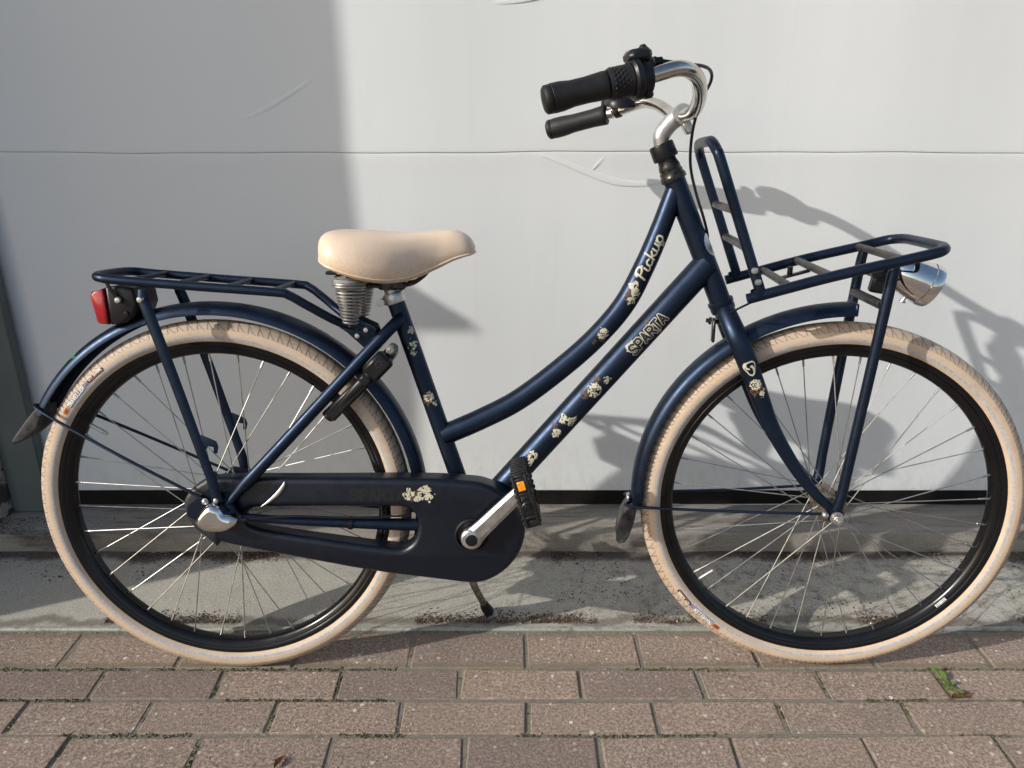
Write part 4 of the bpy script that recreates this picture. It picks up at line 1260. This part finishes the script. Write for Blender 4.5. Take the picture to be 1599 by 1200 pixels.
# ---------- crank, pedals
def crank(sd, ang, name):
    d = V(math.cos(ang), 0, math.sin(ang))
    u = V(-math.sin(ang), 0, math.cos(ang))
    B = V(-0.074, 0, 0.318)
    mb = MB()
    mb.lathe([(-0.012, 0.012), (-0.012, 0.0185), (-0.004, 0.0205), (0.006, 0.0195), (0.009, 0.0165), (0.010, 0.0105)], B + V(0, sd * 0.088, 0), (0, sd, 0), 28)
    secs = [(0.006, 0.0175, 0.088, 0.0075), (0.03, 0.0155, 0.0905, 0.0075), (0.055, 0.0150, 0.093, 0.0070), (0.09, 0.0142, 0.0965, 0.0066), (0.125, 0.0128, 0.100, 0.0062), (0.146, 0.0132, 0.102, 0.0064), (0.158, 0.0090, 0.103, 0.0060)]
    vs = []
    for s, hw, yc, ht in secs:
        for a, b in ((-1, -0.6), (-0.6, -1), (0.6, -1), (1, -0.6), (1, 0.5), (0.55, 1.0), (-0.55, 1.0), (-1, 0.5)):
            vs.append(B + d * s + u * (a * hw) + V(0, sd * (yc + b * ht), 0))
    fs = []
    for i in range(len(secs) - 1):
        for k_ in range(8):
            a, b = i * 8 + k_, i * 8 + (k_ + 1) % 8
            fs.append((a, b, b + 8, a + 8))
    fs += [tuple(range(8)), tuple((len(secs) - 1) * 8 + k_ for k_ in range(8))]
    mb.add(vs, fs)
    o = part(mb, name, 'alu', angle=22)
    MB().lathe([(0, 0.0108), (0.0005, 0.0112), (0.002, 0.0100), (0.0025, 0.0001)], B + V(0, sd * 0.0985, 0), (0, sd, 0), 24).obj('crank_cap', 'black', o)
    return B + d * 0.147 + V(0, sd * 0.106, 0)
CA = math.atan2(0.108, 0.101)
pa = crank(-1, CA, 'crank')
pb = crank(1, CA + math.pi, 'crank')
def pedal(P, sd, tilt):
    # tilt: direction of the pedal's long side in the x-z plane
    d = V(math.sin(tilt), 0, math.cos(tilt)); n = V(math.cos(tilt), 0, -math.sin(tilt))
    c0 = P + d * 0.012
    rm = Matrix((n, V(0, 1, 0), d)).transposed()
    mb = MB()
    mb.lathe([(-0.006, 0.0075), (0.008, 0.0075), (0.010, 0.012), (0.090, 0.011), (0.0965, 0.0105), (0.098, 0.001)], P, (0, sd, 0), 18)
    yo = lambda q: V(0, sd * q, 0)
    for s in (-1, 1):
        mb.box(c0 + d * (s * 0.041) + yo(0.053), (0.025, 0.086, 0.011), rm, 0.002)
        for k_ in range(7):
            mb.box(c0 + d * (s * 0.0475) + yo(0.016 + k_ * 0.0125), (0.027, 0.006, 0.004), rm, 0.001)
    for q in (0.012, 0.094):
        for s in (-1, 1):
            mb.box(c0 + n * (s * 0.0105) + yo(q), (0.0055, 0.010, 0.092), rm, 0.0015)
        for k_ in range(9):
            for s in (-1, 1):
                mb.box(c0 + n * (s * 0.0138) + d * (-0.040 + 0.010 * k_) + yo(q), (0.0035, 0.008, 0.005), rm, 0.001)
        mb.box(c0 + d * 0.012 + yo(q), (0.021, 0.009, 0.006), rm, 0.001)
        mb.box(c0 - d * 0.030 + yo(q), (0.021, 0.009, 0.005), rm, 0.001)
    mb.box(c0 + d * 0.028 + yo(0.094), (0.022, 0.009, 0.026), rm, 0.0015)
    o = part(mb, 'pedal', 'rubber')
    MB().box(c0 + d * 0.028 + yo(0.0995), (0.0125, 0.002, 0.0165), rm, 0.0007).obj('reflector', 'reflector', o)
    MB().lathe([(0, 0.0110), (0.002, 0.0110), (0.0035, 0.009), (0.003, 0.0065), (0.0045, 0.0055), (0.005, 0.0002)], P + yo(0.0965), (0, sd, 0), 20).obj('axle_cap', 'black', o)
pedal(pa, -1, R(-16))
pedal(pb, 1, R(-16))

# ---------- rear hub fittings
hc = MB()
prof = cr([(-0.578, 0.351), (-0.566, 0.372), (-0.550, 0.384), (-0.533, 0.379), (-0.524, 0.366), (-0.510, 0.362), (-0.500, 0.356), (-0.506, 0.344), (-0.525, 0.333), (-0.548, 0.331), (-0.568, 0.336)], 4, True)
hc.slab(prof, -0.072, -0.098, 0.012, steps=6)
part(hc, 'gear_linkage_cover', 'chrome', angle=60)
part(MB().tube(cr([(-0.500, -0.086, 0.353), (-0.47, -0.080, 0.3535), (-0.40, -0.074, 0.3555), (-0.303, -0.066, 0.3490), (-0.19, -0.058, 0.350)], 6), 0.0022, 8).tube([(-0.503, -0.086, 0.353), (-0.486, -0.083, 0.353)], 0.0042, 10), 'gear_cable', 'black')
part(MB().tube([(XR, -0.067, RT), (XR, -0.073, RT)], 0.014, 12), 'rear_axle_nut', 'alu', angle=25)
part(MB().tube([(XR, 0.067, RT), (XR, 0.085, RT)], 0.0095, 6), 'rear_axle_nut', 'alu', angle=25)
part(MB().box((-0.45, 0.075, 0.346), (0.19, 0.005, 0.016), Matrix.Rotation(R(3), 3, 'Y'), 0.002), 'brake_arm', 'alu')

# ---------- kickstand
ks = MB()
kp = cr([(-0.120, 0.036, 0.302, 0.0095), (-0.108, 0.060, 0.240, 0.0090), (-0.084, 0.104, 0.128, 0.0080), (-0.060, 0.150, 0.046, 0.0075)], 5)
ks.tube(kp, [q[3] for q in kp], 12)
ks.box((-0.125, 0.030, 0.310), (0.05, 0.03, 0.025), bev=0.004)
kso = part(ks, 'kickstand', 'oldsteel')
MB().tube([(-0.063, 0.144, 0.057), (-0.059, 0.152, 0.042), (-0.053, 0.166, 0.0245), (-0.0515, 0.168, 0.021)], [0.0085, 0.0115, 0.0125, 0.011], 12).obj('foot', 'rubber', kso)

# ---------- saddle
def saddle():
    sec = [(-0.3460, 0.030, 0.852, 0.832, 0.0), (-0.3430, 0.066, 0.862, 0.822, 0.0), (-0.333, 0.091, 0.8685, 0.815, 0.001), (-0.315, 0.106, 0.8722, 0.808, 0.003), (-0.285, 0.111, 0.8722, 0.798, 0.005), (-0.250, 0.108, 0.8708, 0.789, 0.006), (-0.215, 0.096, 0.8680, 0.784, 0.005),
           (-0.185, 0.078, 0.8675, 0.786, 0.004), (-0.158, 0.060, 0.8690, 0.794, 0.003), (-0.130, 0.046, 0.8712, 0.806, 0.002), (-0.105, 0.0385, 0.8715, 0.818, 0.001), (-0.086, 0.033, 0.8660, 0.8245, 0.0), (-0.073, 0.026, 0.8560, 0.8275, 0.0), (-0.0665, 0.015, 0.8440, 0.8315, 0.0)]
    sec = [((-0.25 + (x + 0.25) * 0.88 if x < -0.25 else x), w_, zt, zb, dp) for x, w_, zt, zb, dp in sec]
    sec = cr(sec, 4)
    global SADDLE_SEC
    SADDLE_SEC = sec
    mb = MB(); ring = None
    rows_ = []
    for x, w, zt, zb, dip in sec:
        h = zt - zb
        base = [(-0.80, -0.01), (-0.90, 0.0), (-0.975, 0.10), (-1.0, 0.32), (-0.97, 0.56), (-0.86, 0.78), (-0.66, 0.92), (-0.40, 0.985), (-0.14, 1.0)]
        pts = [(a * w, zb + b * h) for a, b in base]
        pts += [(0.0, zt - dip * 0.6)]
        pts += [(-a, b) for a, b in reversed(pts[:-1])]
        rows_.append([(x, a, b) for a, b in pts])
    m = len(rows_[0])
    for r_ in rows_:
        mb.v.extend(r_)
    for i in range(len(rows_) - 1):
        for j_ in range(m):
            a, b = i * m + j_, i * m + (j_ + 1) % m
            mb.f.append((a, b, b + m, a + m)); mb.m.append(0)
    mb.f.append(tuple(range(m))); mb.m.append(0)
    mb.f.append(tuple((len(rows_) - 1) * m + j_ for j_ in range(m))[::-1]); mb.m.append(0)
    return mb
so = part(saddle(), 'saddle', 'saddle', angle=75)
# seam welt along the skirt edge
welt = [(x, -0.955 * w_, zb + 0.075 * (zt - zb)) for x, w_, zt, zb, dp in reversed(SADDLE_SEC[4:])]
back = [(SADDLE_SEC[2][0] - 0.001, yy, 0.826) for yy in (-0.045, 0.0, 0.045)]
MB().tube(cr([welt[i] for i in range(0, len(welt), 3)] + back + [(x, -yy, z) for x, yy, z in reversed([welt[i] for i in range(0, len(welt), 3)])], 4), 0.0019, 8).obj('seam', 'saddle', so)
for sd in (-1, 1):
    co = MB()
    for (z0, z1, r0, r1, turns) in ((0.806, 0.789, 0.0215, 0.0225, 2), (0.785, 0.776, 0.0272, 0.0285, 2), (0.771, 0.7115, 0.0235, 0.0115, 10)):
        N = int(turns * 20)
        pts = []
        for i in range(N + 1):
            f = i / N
            a = 2 * math.pi * turns * f
            rr = r0 + (r1 - r0) * f
            pts.append((-0.284 + rr * math.cos(a), sd * 0.057 + rr * math.sin(a), z0 + (z1 - z0) * f))
        co.tube(pts, 0.0022, 7)
    s_o = co.obj('spring', 'spoke', so)
    MB().lathe([(0.7705, 0.001), (0.7705, 0.0225), (0.774, 0.0262), (0.784, 0.0268), (0.789, 0.023), (0.7905, 0.001)], (-0.284, sd * 0.057, 0), (0, 0, 1), 22).obj('spring_buffer', 'greyrubber', so)
    MB().tube([(-0.284, sd * 0.057, 0.82), (-0.284, sd * 0.057, 0.705)], 0.0045, 10).obj('spring_bolt', 'grease', so)
    rl = cr([(-0.130, sd * 0.014, 0.815), (-0.148, sd * 0.018, 0.803), (-0.163, sd * 0.021, 0.787), (-0.182, sd * 0.022, 0.777), (-0.215, sd * 0.022, 0.774), (-0.26, sd * 0.034, 0.775), (-0.280, sd * 0.050, 0.778)], 6)
    MB().tube(rl, 0.0038, 10).obj('rail', 'grease', so)
MB().box((-0.215, 0, 0.7745), (0.050, 0.056, 0.016), bev=0.004).tube([(-0.222, -0.034, 0.7745), (-0.222, 0.034, 0.7745)], 0.009, 12).obj('rail_clamp', 'grease', so)
MB().box((-0.27, 0, 0.8005), (0.10, 0.15, 0.006), bev=0.002).obj('saddle_base', 'black', so)
part(MB().tube([(-0.2125, 0, 0.742), (-0.2235, 0, 0.776)], 0.0132, 18), 'seat_post', 'alu')
sc_ = MB().lathe([(-0.010, 0.0164), (-0.010, 0.0188), (-0.007, 0.0196), (0.006, 0.0196), (0.009, 0.0184), (0.009, 0.0140)], (-0.2150, 0, 0.7505), (-0.30, 0, 0.95), 24)
sc_.tube([(-0.238, -0.015, 0.742), (-0.238, 0.015, 0.742)], 0.0075, 12)
sc_.box((-0.231, 0, 0.744), (0.016, 0.020, 0.013), Matrix.Rotation(R(-15), 3, 'Y'), 0.003)
part(sc_, 'seat_clamp', 'alu')

# ---------- rear carrier
rk = MB()
loopn = [(-0.250, -0.020, 0.688), (-0.275, -0.022, 0.700), (-0.309, -0.034, 0.710), (-0.356, -0.058, 0.742), (-0.386, -0.068, 0.762), (-0.410, -0.070, 0.7675), (-0.55, -0.070, 0.778), (-0.68, -0.070, 0.7885), (-0.710, -0.066, 0.792), (-0.724, -0.050, 0.7935), (-0.7285, -0.02, 0.794)]
loop_ = cr(loopn + [(x, -yy, z) for x, yy, z in reversed(loopn)], 6)
rk.tube(loop_, 0.0080, 12)
for xx in (-0.655, -0.575, -0.495, -0.415):
    zz = 0.7675 + (-(xx) - 0.41) * 0.0785
    rk.tube([(xx, -0.068, zz + 0.002), (xx, 0.068, zz + 0.002)], 0.0048, 10)
rko = part(rk, 'rear_carrier', 'navy')
for sd in (-1, 1):
    MB().slab([(-0.312, 0.700), (-0.298, 0.690), (-0.268, 0.662), (-0.244, 0.684), (-0.250, 0.700), (-0.275, 0.712), (-0.300, 0.716)], sd * 0.022, sd * 0.0265, 0.001).obj('carrier_bracket', 'navy', rko)
    for bx, bz in ((-0.279, 0.684), (-0.263, 0.695)):
        MB().lathe([(0, 0.0055), (0.002, 0.0055), (0.005, 0.004), (0.0055, 0.0002)], (bx, sd * 0.0265, bz), (0, sd, 0), 10).obj('bolt', 'alu', rko)
    st = cr([(-0.637, sd * 0.0715, 0.772, 0.0085), (-0.637, sd * 0.0735, 0.755, 0.0095), (-0.630, sd * 0.075, 0.735, 0.0105), (-0.595, sd * 0.076, 0.610, 0.0098), (-0.556, sd * 0.077, 0.463, 0.0092), (-0.545, sd * 0.0765, 0.420, 0.0098), (-0.540, sd * 0.0755, 0.384, 0.0105)], 6)
    sto = MB().tube(st, [q[3] for q in st], 12, flat=0.55, ref=(0, 1, 0)).obj('carrier_strut', 'navy', rko)
    MB().lathe([(0, 0.0062), (0.0025, 0.0062), (0.006, 0.0045), (0.0065, 0.0002)], (-0.638, sd * 0.079, 0.756), (0, sd, 0), 10).obj('bolt', 'alu', rko)
    hk = [(-0.575, 0.508), (-0.558, 0.512), (-0.541, 0.505), (-0.532, 0.500), (-0.529, 0.490), (-0.532, 0.478), (-0.538, 0.478), (-0.537, 0.490), (-0.547, 0.492), (-0.552, 0.484), (-0.566, 0.484)]
    MB().slab(hk, sd * 0.075, sd * 0.0785, 0.0006).obj('strap_hook', 'navy', rko)
# rear lamp
ll = MB().slab([(-0.722, 0.771), (-0.745, 0.7645), (-0.748, 0.757), (-0.741, 0.711), (-0.735, 0.707), (-0.720, 0.7065)], 0.040, -0.040, 0.006, steps=4)
lb = MB().slab([(-0.719, 0.7725), (-0.690, 0.777), (-0.668, 0.772), (-0.664, 0.742), (-0.672, 0.722), (-0.690, 0.709), (-0.716, 0.7055)], 0.041, -0.041, 0.007, steps=4)
lmp = part(lb, 'rear_lamp', 'black', angle=55)
ll.obj('lens', 'redlens', lmp, angle=55)
MB().tube(cr([(-0.712, -0.047, 0.7885), (-0.706, -0.047, 0.772), (-0.694, -0.044, 0.752)], 4), 0.0036, 8, flat=0.5, ref=(0, 1, 0)).obj('lamp_strap', 'black', lmp)
MB().lathe([(0, 0.0062), (0.0025, 0.0062), (0.006, 0.0045), (0.0065, 0.0002)], (-0.694, -0.0445, 0.751), (0, -1, 0), 10).obj('bolt', 'alu', lmp)
MB().lathe([(0, 0.004), (0.003, 0.004), (0.0035, 0.0002)], (-0.684, -0.0425, 0.727), (0, -1, 0), 10).obj('bolt', 'black', lmp)

# ---------- frame lock
lk = MB()
arm = [(-0.3375, -0.045, 0.5375), (-0.300, -0.048, 0.573), (-0.258, -0.049, 0.614), (-0.236, -0.044, 0.636), (-0.226, -0.026, 0.646), (-0.223, 0.0, 0.649)]
arm = cr(arm + [(x, -yy, z) for x, yy, z in reversed(arm[:-1])], 6)
lk.tube(arm, 0.0105, 14, flat=1.15, ref=(0.7, 0, -0.7))
rm = Matrix.Rotation(R(-45), 3, 'Y')
lk.box((-0.2405, -0.050, 0.6330), (0.050, 0.024, 0.036), rm, 0.006)
lk.box((-0.2635, -0.050, 0.6085), (0.020, 0.020, 0.020), rm, 0.003)
lk.box((-0.298, -0.047, 0.5735), (0.100, 0.021, 0.025), rm, 0.004)
lko = part(lk, 'frame_lock', 'black')
MB().lathe([(0, 0.0062), (0.001, 0.0065), (0.0012, 0.005), (-0.004, 0.0045), (-0.0042, 0.0002)], (-0.2365, -0.0615, 0.6385), (0, -1, 0), 16).obj('keyhole', 'ink', lko)
MB().box((-0.2170, -0.030, 0.6600), (0.020, 0.028, 0.018), rm, 0.005).obj('key_cap', 'clearplastic', lko)

# ---------- front carrier
fc = MB()
w = 0.113
platN = [(0.405, -w, 0.7665), (0.538, -w, 0.806), (0.648, -w, 0.8335), (0.688, -w, 0.8440), (0.706, -w + 0.008, 0.8485), (0.7165, -w + 0.030, 0.8510), (0.719, -0.05, 0.8515)]
pl = cr(platN + [(x, -yy, z) for x, yy, z in reversed(platN)], 7)
fc.tube(pl, 0.0090, 14)
bk = [(0.4265, -w, 0.776), (0.385, -w, 0.886), (0.347, -w, 0.986), (0.340, -w + 0.006, 1.004), (0.3345, -w + 0.028, 1.0175), (0.333, -0.05, 1.020)]
bkp = cr(bk + [(x, -yy, z) for x, yy, z in reversed(bk)], 7)
fc.tube(bkp, 0.0088, 14)
fco = part(fc, 'front_carrier', 'navy', True)
for sd in (-1, 1):
    stp = cr([(0.606, sd * 0.066, 0.372, 0.0100), (0.6105, sd * 0.0695, 0.400, 0.0094), (0.614, sd * 0.072, 0.450, 0.0092), (0.629, sd * 0.077, 0.630, 0.0092), (0.642, sd * 0.081, 0.790, 0.0092), (0.646, sd * 0.080, 0.828, 0.0085)], 6)
    so_ = MB().tube(stp, [q[3] for q in stp], 14).slab([(0.596, 0.372), (0.612, 0.382), (0.619, 0.362), (0.616, 0.346), (0.604, 0.343), (0.597, 0.354)], sd * 0.0625, sd * 0.0675)
    so_.obj('carrier_strut', 'navy', fco)
    for bx, bz in ((0.4115, 0.815), (0.4185, 0.796)):
        MB().lathe([(0, 0.0058), (0.002, 0.0058), (0.005, 0.0042), (0.0055, 0.0002)], (bx, sd * (w + 0.0085), bz), (0, sd, 0), 10).obj('bolt', 'alu', fco)
    MB().lathe([(0.0, 0.0102), (0.003, 0.0108), (0.014, 0.0108)], (0.424, sd * w, 0.771), (-0.38, 0, 0.92), 12).obj('socket', 'navy', fco)
for x, z in ((0.3755, 0.911), (0.3985, 0.851)):
    MB().tube([(x, -w + 0.006, z), (x, w - 0.006, z)], 0.0072, 12).obj('cross_bar', 'worn', fco)
for x, z in ((0.474, 0.7875), (0.536, 0.8065), (0.646, 0.8335)):
    MB().tube([(x, -w + 0.006, z), (x, w - 0.006, z)], 0.0082, 12, flat=0.8, ref=(0, 0, 1)).obj('cross_bar', 'worn', fco)
MB().tube([(0.636, -0.074, 0.753), (0.636, 0.074, 0.753)], 0.0082, 12).obj('cross_bar', 'worn', fco)
MB().box((0.515, 0.03, 0.7905), (0.05, 0.016, 0.004), Matrix.Rotation(R(-16), 3, 'Y'), 0.001).tube([(0.505, 0.03, 0.790), (0.505, 0.03, 0.804)], 0.005, 8).obj('cable_bracket', 'black', fco)
MB().tube(cr([(0.420, -w + 0.012, 0.762), (0.404, -0.07, 0.745), (0.394, -0.03, 0.728)], 5), 0.002, 8).obj('lamp_wire', 'black', fco)
# caliper bolt behind the crown
part(MB().tube([(0.372, 0, 0.706), (0.415, 0, 0.700)], 0.004, 8).lathe([(0, 0.007), (0.004, 0.007), (0.005, 0.004), (0.009, 0.004)], (0.366, 0, 0.707), (-1, 0, 0.1), 10).box((0.371, 0, 0.690), (0.006, 0.016, 0.045), bev=0.002), 'crown_bolt', 'grease', True)

# ---------- headlight
ha = V(0.905, 0.0, -0.426).normalized()
hcn = V(0.741, 0, 0.7745)
hprof = cr([(-0.0945, 0.0002), (-0.0925, 0.0085), (-0.085, 0.0175), (-0.072, 0.0255), (-0.055, 0.0315), (-0.036, 0.0352), (-0.0185, 0.0372)], 6)
hl = MB().lathe(hprof + [(-0.0170, 0.0374), (-0.0165, 0.0388), (-0.012, 0.0393), (-0.002, 0.0393), (0.0005, 0.0380), (0.0005, 0.0355), (-0.010, 0.034), (-0.040, 0.026), (-0.055, 0.010), (-0.056, 0.0002)], hcn, ha, 64)
hlo = part(hl, 'headlight', 'chrome', True, angle=45)
MB().lathe([(0.0, 0.0355), (0.0035, 0.030), (0.006, 0.018), (0.007, 0.0002), (0.005, 0.0002), (0.004, 0.018), (0.0015, 0.030), (-0.002, 0.0350)], hcn, ha, 36).obj('lens', 'lens', hlo, angle=60)
MB().box((0.652, 0, 0.788), (0.026, 0.020, 0.050), Matrix.Rotation(R(10), 3, 'Y'), 0.004).tube([(0.640, -0.020, 0.800), (0.640, 0.020, 0.800)], 0.009, 12).obj('lamp_bracket', 'black', hlo)
MB().lathe([(0, 0.003), (0.006, 0.003), (0.006, 0.0055), (0.010, 0.0055), (0.011, 0.0002)], hcn - ha * 0.03 + V(ha.z, 0, -ha.x) * 0.0345, V(ha.z, 0, -ha.x), 10).obj('screw', 'alu', hlo)

# ================================================================== DEBRIS, MOSS, LEAVES
def crumbs(name, label, spots, mat, smin, smax, zf, seed, cat='debris'):
    rnd = random.Random(seed)
    mb = MB()
    for (x, y_, z) in spots(rnd):
        s = smin + (smax - smin) * rnd.random() ** 3
        fl = rnd.uniform(zf * 0.5, zf)
        a = rnd.uniform(0, 6.28)
        e1_ = V(math.cos(a), math.sin(a), rnd.uniform(-0.3, 0.3)) * s
        e2_ = V(-math.sin(a), math.cos(a), rnd.uniform(-0.3, 0.3)) * s * rnd.uniform(0.35, 0.9)
        top = V(0, 0, s * fl)
        c = V(x, y_, z + s * 0.15)
        mb.add([c + e1_, c + e2_, c - e1_, c - e2_, c + top], [(0, 1, 4), (1, 2, 4), (2, 3, 4), (3, 0, 4), (3, 2, 1, 0)])
    o = mb.obj(name, mat, smooth=False)
    tag(o, label, cat, kind='stuff')
    return o
nzA, nzB = vnoise(201), vnoise(202)
def soil_spots(rnd):
    out = []
    for _ in range(26000):                    # strip along the step below the sill
        x = rnd.uniform(-1.5, 1.5)
        y_ = 1.670 - abs(rnd.gauss(0, 0.020))
        if nzA(x * 7, 3) * 0.75 + nzA(x * 22, 9) * 0.35 > 0.48 + 0.16 * (x < 0.1):
            out.append((x, y_, 0.0))
    for _ in range(26000):                    # along the outer edge profile
        x = rnd.uniform(-1.4, 1.5)
        y_ = 1.385 + abs(rnd.gauss(0.008, 0.016))
        if nzB(x * 6, 5) * 0.7 + nzB(x * 25, 2) * 0.4 > 0.50 + (0.12 if x < -0.1 else 0.0):
            out.append((x, y_, 0.0))
    for _ in range(9000):                     # scattered over the slab, thicker on the right
        x = rnd.uniform(-1.3, 1.5)
        y_ = rnd.uniform(1.39, 1.66)
        if nzA(x * 9 + 40, y_ * 14) > (0.78 if x < 0.1 else 0.50):
            out.append((x, y_, 0.0))
    for _ in range(2600):                     # heap in the left corner by the post
        x = -1.42 + abs(rnd.gauss(0, 0.14)); y_ = 1.76 - abs(rnd.gauss(0, 0.07))
        out.append((x, y_, 0.05 if y_ > 1.674 else 0.0))
    return out
crumbs('soil_crumbs', 'dark crumbs of soil and leaf litter lying on the concrete apron', soil_spots, 'soil', 0.0006, 0.0034, 0.9, 5)
def joint_spots(rnd):
    out = []
    for ri, (ya, yb, x0) in enumerate(rows[:6]):
        for _ in range(2400):
            x = rnd.uniform(-1.25, 1.25)
            yy = yb - 0.003 + rnd.gauss(0, 0.0030)
            if nzB(x * 8 + ri * 3, ri * 5.0) > 0.62:
                out.append((x, yy, -0.0025))
        i0 = int(math.floor((-1.3 - x0) / PITCH))
        for i in range(i0, i0 + 12):
            if rnd.random() < 0.75:
                ca, cb = sorted((rnd.uniform(yb, ya), rnd.uniform(yb, ya)))
                for _ in range(int(1100 * (cb - ca))):
                    out.append((x0 + i * PITCH + rnd.gauss(0, 0.0030), rnd.uniform(ca, cb), -0.0025))
    return out
crumbs('joint_moss', 'green brown moss growing in the joints between the pavers', joint_spots, 'moss', 0.0010, 0.0035, 1.2, 6, 'moss')
def grit_spots(rnd):
    out = []
    for _ in range(9000):
        x = rnd.uniform(-1.25, 1.25); yy = rnd.uniform(0.95, 1.355)
        if nzA(x * 4 + 11, yy * 9) > 0.45:
            out.append((x, yy, 0.0005))
    for _ in range(2500):
        out.append((rnd.uniform(-1.3, 1.4), 1.356 - abs(rnd.gauss(0, 0.006)), -0.002))
    return out
crumbs('grit', 'pale grit and small stones strewn over the pavers', grit_spots, pm('pale_grit', (0.44, 0.38, 0.32), (0.16, 0.12, 0.09), 90, 0.9), 0.0007, 0.0024, 0.9, 8, 'grit')

def leaf(loc, size, rz, label):
    mb = MB()
    N = 9
    vs, fs = [], []
    for i in range(N):
        f = i / (N - 1)
        wv = math.sin(math.pi * min(1, f * 1.05)) ** 0.8 * (0.36 + 0.09 * math.sin(f * 21))
        for jx, t in enumerate((-1, 0, 1)):
            vs.append(((f - 0.5) * size, t * wv * size * 0.5, 0.002 + 0.16 * size * abs(t) * (0.5 + 0.5 * math.sin(f * 5)) + 0.12 * size * (f - 0.4) ** 2))
    for i in range(N - 1):
        for jx in range(2):
            a = i * 3 + jx
            fs.append((a, a + 1, a + 4, a + 3))
    mb.add(vs, fs)
    mb.tube([((-0.5) * size, 0, 0.003), ((-0.72) * size, 0.02 * size, 0.004)], 0.0008, 5)
    o = mb.obj('fallen_leaf', 'leafdry', angle=80)
    o.location = loc
    o.rotation_euler = (0, 0, rz)
    tag(o, label, 'leaf', 'dry leaves on the pavers')
leaf((0.867, 1.162, 0.0), 0.050, 0.3, 'dry brown leaf beside the green weed at right')
leaf((-0.403, 1.008, 0.0), 0.034, 1.2, 'small rust coloured leaf near the bottom edge of the photo')
def weed(loc, n, rad, label, seed):
    rnd = random.Random(seed)
    e = empty('weed', loc)
    tag(e, label, 'weed')
    for i in range(n):
        a = rnd.uniform(0, 6.28); r_ = rad * math.sqrt(rnd.random())
        s = rnd.uniform(0.005, 0.010)
        mb = MB()
        hgt = rnd.uniform(0.004, 0.014)
        d = V(math.cos(a), math.sin(a), 0.25); sidev_ = V(-math.sin(a), math.cos(a), 0)
        c = V(r_ * math.cos(a) * 0.7, r_ * math.sin(a) * 2.2, hgt)
        mb.add([c - d * s, c - d * s * 0.2 + sidev_ * s * 0.7, c + d * s * 0.8 + sidev_ * s * 0.35, c + d * s, c + d * s * 0.8 - sidev_ * s * 0.35, c - d * s * 0.2 - sidev_ * s * 0.7], [(0, 1, 2, 3), (0, 3, 4, 5)])
        mb.tube([(c - d * s), (c.x * 0.5, c.y * 0.8, -0.006)], 0.0006, 4)
        mb.obj('leaf', 'weedgreen', e, angle=80)
weed((0.856, 1.200, 0), 19, 0.019, 'small green weed growing from a paver joint at right', 3)
